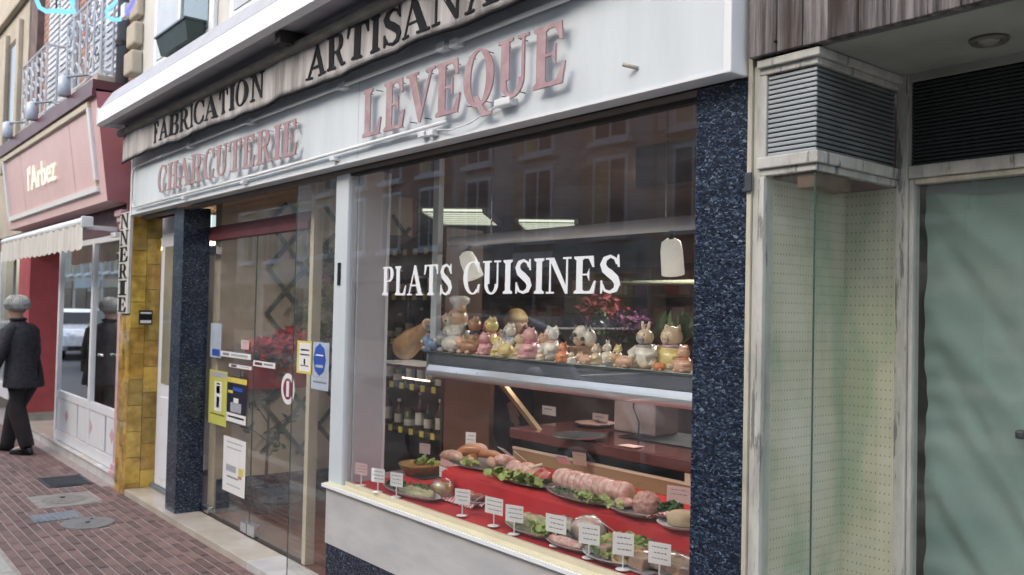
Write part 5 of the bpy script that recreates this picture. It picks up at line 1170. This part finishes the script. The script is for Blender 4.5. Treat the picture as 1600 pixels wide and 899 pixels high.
ptag(820, 732, 'double white price card lying tilted over the pork slices, right half', .09, .06, .05, y=.49, z=ZU+.03, tilt=.9, rz=-.5, lines=2, foot=False)
ptag(883, 742, 'glossy white price card tilted behind the pork roast', .075, .06, .02, y=.66, z=ZU+.04, tilt=.7, rz=.2, lines=1, foot=False)
ptag(906, 745, 'beige price card behind the pork roast', .075, .065, .02, M_('beige_card', (.45, .36, .28), .5), y=.70, z=ZU+.04, tilt=.2, lines=1, foot=False)
ptag(966, 832, 'bright white card lying tilted on the salmon platter', .085, .075, .03, y=.26, z=ZL+.03, tilt=1.0, rz=-.4, lines=1, foot=False)
ptag(1060, 796, 'wide pinkish price tag on a stem above the pate plate', .10, .065, .055, PINKC, y=.46, z=ZU, lines=2)

# ------------------------------------------------------------------ entrance: plants, trellis, posters
tr = T('trellis', 'diamond trellis of dark green wooden slats on the beige entrance wall', 'trellis', (-6.64, 1.2, .3))
GRW = M_('dark_green_slat', (.07, .085, .06), .7, var=.3)
Y0, Y1, Z0, Z1 = .62, 1.94, .42, 2.45
for s in (-1, 1):
    k = -2.4
    while k < 4.4:
        pts = []
        for i in range(2): pass
        # line y = Y0 + u, z = k + s*(u*1.15)
        u0, u1 = 0, Y1-Y0; z_ = lambda u: k+s*1.15*u
        us = [u for u in [j*.02 for j in range(int((Y1-Y0)/.02)+1)] if Z0 <= z_(u) <= Z1]
        if len(us) > 4:
            a, b = us[0], us[-1]; X = -6.640 + (.006 if s > 0 else 0)
            pa1, pb1 = Vector((X, Y0+a, z_(a))), Vector((X, Y0+b, z_(b))); d = (pb1-pa1).normalized(); n_ = Vector((0, -d.z, d.y))*.016
            mb = MB(); mb.loft([[pa1-n_, pa1+n_, pa1+n_+Vector((.005, 0, 0)), pa1-n_+Vector((.005, 0, 0))], [pb1-n_, pb1+n_, pb1+n_+Vector((.005, 0, 0)), pb1-n_+Vector((.005, 0, 0))]]); mb.build('slat', GRW, tr)
        k += .36
REDB = M_('poinsettia_red', (.70, .03, .035), .6, var=.4, scale=20); GRL = M_('plant_leaf', (.05, .09, .03), .5, var=.4, scale=20)
def bush(t, c, r, n, m, name, sz=.05, seed=1):
    rnd = random.Random(seed); mb = MB()
    for i in range(n):
        a, b, q = rnd.uniform(0, 6.28), rnd.uniform(-1, 1), rnd.random()**.33
        p = Vector((c[0]+r[0]*q*math.cos(a)*math.sqrt(1-b*b), c[1]+r[1]*q*math.sin(a)*math.sqrt(1-b*b), c[2]+r[2]*q*b)); R = Euler((rnd.uniform(0, 6), rnd.uniform(0, 6), rnd.uniform(0, 6))).to_matrix(); s_ = sz*rnd.uniform(.6, 1.2)
        mb.add([p+R@Vector(v) for v in ((0, -s_, 0), (s_*.4, 0, s_*.1), (0, s_, 0), (-s_*.4, 0, s_*.1))], [(0, 1, 2, 3)])
    return mb.build(name, m, t)
gl_ = T('flower_garland', 'dried garland of orange flowers and leaves hung on the trellis', 'garland', (-6.6, 1.4, 1.6))
for i, z in enumerate((2.05, 1.85, 1.62, 1.45)): bush(gl_, (-6.58, 1.1+.15*math.sin(i*2), z), (.05, .2, .1), 60, [GRL, SALM, GRL, MARD][i], ['leaves', 'flowers', 'leaves', 'flowers'][i], .04, i)
rb = T('red_letter_box', 'dark red box mounted on the entrance wall under the poinsettias', 'box', (-6.5, .7, 1.0))
bx('box', M_('dark_red_paint', (.40, .015, .025), .3), rb, -6.648, -6.40, .42, .86, .99, 1.17, bevel=.01); bx('clasp', STEEL, rb, -6.52, -6.49, .412, .4195, 1.06, 1.10); bx('clasp', CRW, rb, -6.60, -6.58, .412, .4195, 1.07, 1.12)
for i, (x, y, z, r, lab) in enumerate(((-6.50, .52, 1.30, .11, 'poinsettia with red leaves left on the dark red box'), (-6.48, .75, 1.32, .17, 'larger poinsettia with red leaves right on the dark red box'))):
    t = T('poinsettia', lab, 'plant', (x, y, 1.172)); MB(True).lathe([(.045, 0), (.06, .08)], (x, y, 1.173), 14).build('pot', PLASW if i else MARD, t)
    bush(t, (x, y, z), (r*.8, r, r*.8), 150+100*i, REDB, 'red_leaves', .045, i+9); bush(t, (x, y, z-.06), (r*.7, r*.9, r*.6), 80, GRL, 'green_leaves', .04, i+19)
p = at(414, 800, 2, .05); t = T('potted_tree', 'slender bare potted tree in a dark blue pot inside the entrance', 'potted plant', (p.x, p.y, .046))
MB(True).lathe([(.075, 0), (.10, .2), (.105, .21), (.09, .2), (.085, .17)], (p.x, p.y, .0465), 20).build('pot', M_('dark_blue_pot', (.03, .05, .075), .35), t)
tk = MB(True).tube([(p.x, p.y, .2), (p.x+.01, p.y, .6), (p.x-.02, p.y+.02, 1.0)], [.014, .011, .006], 8).build('trunk', WOODD, t)
for i in range(9):
    a = i*2.4; z = .45+i*.07; q = Vector((p.x+.16*math.cos(a), p.y+.16*math.sin(a), z+.12)); MB().tube([(p.x, p.y, z), q], [.005, .003], 5).build('branch', WOODD, t)
    bush(t, q, (.06, .06, .06), 14, GRL, 'leaves', .035, 40+i)
for x, y, r, m_, lab in ((-4.45, 2.15, .22, REDB, 'red poinsettia on the rear counter inside the shop'), (-4.15, 2.12, .14, M_('purple_flower', (.11, .015, .08), .8), 'purple flowering plant on the rear counter')):
    t = T('flowering_plant', lab, 'plant', (x, y, 1.33)); MB(True).lathe([(.05, 0), (.07, .1)], (x, y, 1.331), 14).build('pot', MARD, t); bush(t, (x, y, 1.33+.12+r*.7), (r, r*.8, r*.7), 260, M_('dim_red_petal', (.16, .008, .015), .8) if m_ is REDB else m_, 'petals', .05, int(r*100)); bush(t, (x, y, 1.46), (r*.8, r*.7, .06), 60, GRL, 'leaves', .05, 3)
t = T('christmas_tree', 'small dark green artificial christmas tree with silver tinsel', 'christmas tree', (-4.35, 2.0, 1.33))
for i in range(5): bush(t, (-4.32, 1.99, 1.38+i*.055), (.12-.02*i, .12-.02*i, .03), 70, GRL if i % 2 == 0 else M_('tinsel', (.35, .42, .42), .3, metal=.6) if i == 1 else bpy.data.materials['tinsel'], 'branch_tier', .04, 60+i)
MB().tube([(-4.32, 1.99, 1.331), (-4.32, 1.99, 1.66)], .008, 6).build('trunk', WOODD, t)
t = T('potted_grass', 'potted grassy plant on the rear counter behind the rabbit figurine', 'plant', (-3.75, 2.1, 1.33))
MB(True).lathe([(.06, 0), (.08, .1)], (-3.75, 2.1, 1.331), 14).build('pot', SALM, t); mb = MB()
for i in range(90):
    a = random.uniform(0, 6.28); r = random.uniform(.02, .16); h = random.uniform(.1, .24); c, s_ = math.cos(a), math.sin(a)
    mb.add([(-3.75+.02*c, 2.1+.02*s_, 1.42), (-3.75+.02*c+.006, 2.1+.02*s_, 1.42), (-3.75+r*.6*c, 2.1+r*.6*s_, 1.42+h), (-3.75+r*c, 2.1+r*s_, 1.42+h*.7)], [(0, 1, 2), (1, 3, 2)])
mb.build('grass_blades', M_('grass_blade', (.12, .18, .07), .6), t)

def card(name, lab, x0, y0, x1, y1, Y, m, prints=(), cat='poster', th=.0012):
    a, b = at(x0, y0, 1, Y), at(x1, y1, 1, Y)
    t = T(name, lab, cat, ((a.x+b.x)/2, Y, b.z)); c = bx('sheet', m, t, a.x, b.x, Y-th, Y, b.z, a.z)
    for (u0, v0, u1, v1, pm) in prints:
        bx('print', pm, t, a.x+(b.x-a.x)*u0, a.x+(b.x-a.x)*u1, Y-th-.0008, Y-th-.0001, a.z+(b.z-a.z)*v1, a.z+(b.z-a.z)*v0)
    return t
YG = M_('yellow_green_print', (.55, .55, .12), .5, var=.1); YLW = M_('yellow_print', (.75, .62, .12), .5); BLU = M_('blue_print', (.03, .09, .42), .5); RDP = M_('red_print', (.5, .05, .06), .5); BLP = M_('dark_print', (.02, .02, .04), .4); GYP = M_('grey_print', (.42, .44, .48), .5, var=.3, scale=60); PBL = M_('pale_blue_sheet', (.45, .52, .60), .5)
yq = .2045
card('poster', 'yellow green poster with white panel and blue shapes on the door glass', 328, 577, 353, 668, yq, YG, ((.1, .03, .95, .12, GYP), (.32, .2, .72, .75, PLASW), (.42, .28, .62, .42, BLU), (.45, .48, .6, .68, BLU), (.1, .8, .9, .82, BLP), (.42, .23, .62, .26, GRL)))
card('poster', 'black poster with yellow heading and white figure on the door glass', 356, 587, 384, 668, yq, BLP, ((.0, .02, 1, .13, YLW), (.2, .55, .75, .75, GYP), (.35, .45, .6, .56, PLASW), (0, .78, 1, .97, PLASW), (.08, .84, .9, .88, INK), (.05, .3, .3, .36, YLW), (.3, .22, .8, .3, BLU)))
card('poster', 'tall white poster with faint drawing low on the door glass', 350, 680, 382, 780, yq, PLASW, ((.15, .08, .85, .1, GYP), (.15, .18, .8, .2, GYP), (.15, .5, .6, .62, GYP), (.72, .5, .92, .63, YLW), (.7, .64, .85, .7, SALM), (.2, .7, .7, .73, INK), (.2, .85, .8, .87, GYP)))
card('sticker', 'long white sticker strip with dark lettering on the door glass', 345, 548, 392, 563, yq, PLASW, ((.08, .25, .3, .75, INK), (.36, .3, .9, .7, GYP)), 'sticker')
card('sticker', 'white and maroon sticker strip right of the long one', 396, 563, 430, 577, yq, PLASW, ((.08, .25, .42, .75, MARD), (.5, .3, .9, .6, INK)), 'sticker')
card('sticker', 'small white sticker strip under the long one', 358, 568, 393, 579, yq, PLASW, ((.1, .2, .35, .8, MARD), (.5, .3, .9, .5, GYP)), 'sticker')
card('card', 'small square pink card above the sticker strips', 377, 531, 389, 547, yq, M_('pale_pink_card', (.62, .45, .42), .5), ((.2, .2, .8, .3, GYP),), 'card')
card('card', 'pale blue translucent sheet behind the left door edge', 330, 505, 345, 560, yq, PBL, ((.2, .75, .9, .95, BLU),), 'sheet')
card('notice', 'yellow bordered white notice taped to the glass by the door post', 465, 532, 488, 586, .0185, YLW, ((.14, .06, .86, .93, PLASW), (.25, .25, .78, .3, INK), (.2, .4, .8, .44, GYP), (.45, .55, .55, .72, RDP), (.25, .74, .75, .77, RDP)), 'notice')
t = card('notice', 'white notice with blue oval emblem taped to the glass by the door post', 488, 534, 513, 612, .0185, PBL, ((.12, .72, .85, .74, GYP), (.12, .82, .9, .86, INK)), 'notice')
a, b = at(500, 565, 1, .0168), at(511, 590, 1, .0168)
MB().lathe([(1, 0), (1, .0008)], (a.x-.005, .0158, a.z+.01), 8, axis='y', M=Matrix.Diagonal((.075, 1, .09))).build('blue_emblem', BLU, t); bx('print', PLASW, t, a.x-.05, a.x+.04, .0148, .0156, a.z+.03, a.z+.038); bx('print', PBL, t, a.x-.05, a.x+.04, .0148, .0156, a.z-.035, a.z-.02)
c = at(450, 608, 1, yq); t = T('round_sticker', 'round white sticker with dark red center on the door glass', 'sticker', (c.x, yq, c.z))
MB().lathe([(.10, 0), (.10, -.001)], (c.x, yq, c.z), 28, axis='y').build('disc', PLASW, t); MB().lathe([(.068, 0), (.068, -.0008)], (c.x, yq-.0012, c.z), 28, axis='y').build('red_disc', M_('plum_print', (.22, .03, .07), .5), t); bx('print', PLASW, t, c.x-.02, c.x+.02, yq-.003, yq-.0022, c.z-.05, c.z+.05)


# ================================================================== PEOPLE
def skin_obj(name, verts, edges, radii, m, parent, sub=1, root=0):
    me = bpy.data.meshes.new(name); me.from_pydata(verts, edges, []); me.update()
    o = bpy.data.objects.new(name, me); COL.objects.link(o)
    if not me.skin_vertices:
        bpy.context.view_layer.objects.active = o; o.select_set(True)
        o.modifiers.new('skin', 'SKIN'); o.select_set(False)
    else: o.modifiers.new('skin', 'SKIN')
    if not me.skin_vertices: 
        bpy.context.view_layer.update()
    for i, r in enumerate(radii):
        sv = me.skin_vertices[0].data[i]; sv.radius = r if isinstance(r, tuple) else (r, r); sv.use_root = (i == root)
    sb_ = o.modifiers.new('sub', 'SUBSURF'); sb_.levels = sub; sb_.render_levels = sub
    dg = bpy.context.evaluated_depsgraph_get(); dg.update(); m2 = bpy.data.meshes.new_from_object(o.evaluated_get(dg)); bpy.data.objects.remove(o)
    m2.materials.clear(); m2.materials.append(m); m2.polygons.foreach_set('use_smooth', [True]*len(m2.polygons))
    q = bpy.data.objects.new(name, m2); COL.objects.link(q); q.parent = parent; return q
SKIN = M_('skin', (.50, .30, .22), .5, var=.1, sss=.1)
def person(name, lab, loc, rz, H, coat, trous, hairm, feet, lean, hat=None, shoes=None, coat_len=.72, hands=((.26, -.10, .78), (-.26, -.12, .78))):
    t = T(name, lab, 'person', loc, rz=rz); ORG[t.name] = Vector((0, 0, 0)); k = H/1.7
    V = []; E_ = []; Rd = []
    def v(x, y, z, r): V.append((x*k, y*k, z*k)); Rd.append(r if not isinstance(r, tuple) else (r[0]*k, r[1]*k)) if isinstance(r, tuple) else Rd.append(r*k); return len(V)-1
    def e(a, b): E_.append((a, b))
    pel = v(0, 0, .93, .09); sp_ = v(0, lean*.25, 1.10, .10); chs = v(0, lean*.6, 1.28, .095); nk = v(0, lean*.95, 1.43, .055); h0 = v(0, lean*1.12, 1.50, .065); h1 = v(0, lean*1.22, 1.57, .092); h2 = v(0, lean*1.22, 1.62, .085)
    for a, b in ((pel, sp_), (sp_, chs), (chs, nk), (nk, h0), (h0, h1), (h1, h2)): e(a, b)
    for s, (fx, fy) in zip((1, -1), feet):
        hp = v(s*.085, 0, .84, .055); kn = v(s*.095, fy*.45-.05, .47, .045); an = v(fx, fy, .09, .034); to = v(fx, fy-.17, .03, .03)
        e(pel, hp); e(hp, kn); e(kn, an); e(an, to)
        sh = v(s*.15, lean*.65, 1.33, .04); hx, hy, hz = hands[0] if s > 0 else hands[1]
        el = v(s*.24, lean*.6+.03+.3*(hy if abs(hy) < .3 else hy*.3), (1.36+hz)/2+.0, .032); wr = v(hx, hy, hz, .026); pm = v(hx, hy-.03, hz-.06, (.036, .018))
        e(chs, sh); e(sh, el); e(el, wr); e(wr, pm)
        for j in range(4):
            ln = (.062, .072, .066, .05)[j]; a = v(hx+s*(j-1.5)*.006, hy-.045+(j-1.5)*.019, hz-.095, .009); b = v(hx+s*(j-1.5)*.006-s*.008, hy-.055+(j-1.5)*.018, hz-.095-ln*.55, .008); c = v(hx-s*.022, hy-.055+(j-1.5)*.017, hz-.095-ln, .007); e(pm, a); e(a, b); e(b, c)
        a = v(hx-s*.01, hy-.065, hz-.05, .011); b = v(hx-s*.02, hy-.085, hz-.085, .009); e(wr, a); e(a, b)
    skin_obj('body', V, E_, Rd, SKIN, t)
    def ring(z, w, d, yo, n=24, wob=0): return [Vector((w*k*math.cos(a), (yo+d*math.sin(a)*(1+wob*math.sin(a*5)))*k, z*k)) for a in [2*math.pi*i/n for i in range(n)]]
    ct = MB(True); ct.loft([ring(coat_len, .225, .175, .01, wob=.03), ring(coat_len+.02, .23, .18, .01, wob=.03), ring(.88, .215, .17, .0+lean*.1), ring(1.05, .20, .155, .01+lean*.3), ring(1.22, .215, .155, .02+lean*.55), ring(1.33, .21, .135, .015+lean*.7), ring(1.395, .15, .10, lean*.8), ring(1.43, .08, .075, lean*.93), ring(1.47, .075, .07, lean*1.0)]); ct.lump(.020, 8); ct.build('coat', coat, t, local=True)
    MB(True).tube([(.075*k*math.cos(a), lean*.95*k+.07*k*math.sin(a), 1.455*k) for a in [j*math.pi/7 for j in range(14)]], .016*k, 6, True).build('collar', coat, t, local=True)
    MB().box(-.004, .004, .165*k, .178*k, coat_len*k, 1.0*k).build('back_vent', BLK, t, local=True)
    for s, hnd in zip((1, -1), hands):
        hx, hy, hz = [q for q in hnd]
        el = (s*.245*k, (lean*.6+.03+.3*(hy if abs(hy) < .3 else hy*.3))*k, ((1.36+hz)/2)*k)
        MB(True).tube([(s*.13*k, lean*.65*k, 1.345*k), (s*.19*k, lean*.65*k, 1.32*k), el, (hx*k, hy*k, (hz+.02)*k)], [.075*k, .078*k, .062*k, .05*k], 14).build('sleeve', coat, t, local=True)
        fx, fy = feet[0] if s > 0 else feet[1]
        MB(True).tube([(s*.085*k, .0, .92*k), (s*.09*k, -.01*k, .78*k), (s*.095*k, (fy*.45-.05)*k, .47*k), (fx*k, (fy+.01)*k, .09*k), (fx*k, fy*k, .035*k)], [.115*k, .118*k, .092*k, .072*k, .078*k], 14).build('trouser_leg', trous, t, local=True)
        sh = MB(True); sh.loft([[Vector((fx*k+w*math.cos(a)*k, (fy+yo+d*math.sin(a))*k, z*k)) for a in [2*math.pi*i/16 for i in range(16)]] for z, w, d, yo in ((.004, .048, .14, -.06), (.03, .05, .145, -.062), (.055, .045, .12, -.045), (.085, .038, .06, .01))]); sh.build('shoe', shoes or BLK, t, local=True)
    hc = Vector((0, lean*1.22*k, 1.595*k))
    MB(True).ell(hc+Vector((0, -.095*k, -.03*k)), (.014*k, .022*k, .022*k), 8, 6).build('nose', SKIN, t, local=True)
    MB(True).ell(hc+Vector((0, -.085*k, -.065*k)), (.024*k, .01*k, .006*k), 8, 4).build('mouth', M_('lips', (.4, .14, .12), .5) if not bpy.data.materials.get('lips') else bpy.data.materials['lips'], t, local=True)
    for s in (-1, 1):
        MB(True).ell(hc+Vector((s*.032*k, -.086*k, .0)), .0065*k, 8, 6).build('eye', EYE, t, local=True); MB(True).ell(hc+Vector((s*.088*k, .005, -.02*k)), (.012*k, .02*k, .03*k), 8, 6).build('ear', SKIN, t, local=True)
    hr = MB(True).ell(hc+Vector((0, .018*k, .015*k)), (.100*k, .100*k, .105*k), 20, 12, None, .015)
    hr.v = [(x, y if z > hc.z-.0 or y > hc.y-.01 else hc.y-.0, z) for x, y, z in hr.v]; hr.build('hair', hairm, t, local=True)
    if hat:
        rib = MB(True)
        for q in range(26):
            a = q*math.pi/13; rib.tube([hc+Vector((k*R*math.cos(a), k*(.012+R*1.06*math.sin(a)), k*(.012+Z))) for R, Z in ((.104, -.045), (.117, -.02), (.121, .015), (.108, .062), (.07, .10), (.02, .114))], [.006*k, .0085*k, .0085*k, .008*k, .006*k, .003*k], 5)
        rib.build('knit_ribs', hat, t, local=True)
        m = MB(True); m.lathe([(.095, -.05), (.112, -.03), (.122, .0), (.120, .035), (.10, .075), (.06, .10), (.005, .108)], hc+Vector((0, .012, .012)), 24, M=Matrix.Diagonal((k*.96, k*1.05, k*.98))); m.lump(.014, 16); m.lump(.004, 60); m.build('knit_hat', hat, t, local=True)
    return t
p = at(33, 708, 2, 0)
person('person', 'person in grey knit hat, dark jacket and dark trousers walking on the pavement at left', (p.x, p.y, 0), R_(-48), 1.66, M_('dark_jacket', (.034, .033, .042), .8, var=.5, scale=30, bmp=.4), M_('dark_trousers', (.016, .013, .015), .85), M_('grey_hair', (.35, .33, .3), .8), ((.09, .13), (-.10, -.26)), -.10,
       hat=M_('grey_knit', (.54, .54, .51), .95, var=.2, scale=60, bmp=.7), shoes=M_('black_leather', (.015, .015, .017), .25), hands=((.27, -.16, .86), (-.27, -.10, .84)))
person('person', 'shop assistant with short blond hair and dark purple top behind the counter', (-5.30, 2.02, .046), R_(95), 1.585, M_('purple_top', (.07, .03, .08), .8), BLP, M_('blond_hair', (.50, .36, .15), .6, var=.3, scale=30, stretch=(1, 1, .3)), ((.09, .0), (-.09, .0)), -.05, coat_len=.8, hands=((.2, -.2, .95), (-.2, -.2, .95)))
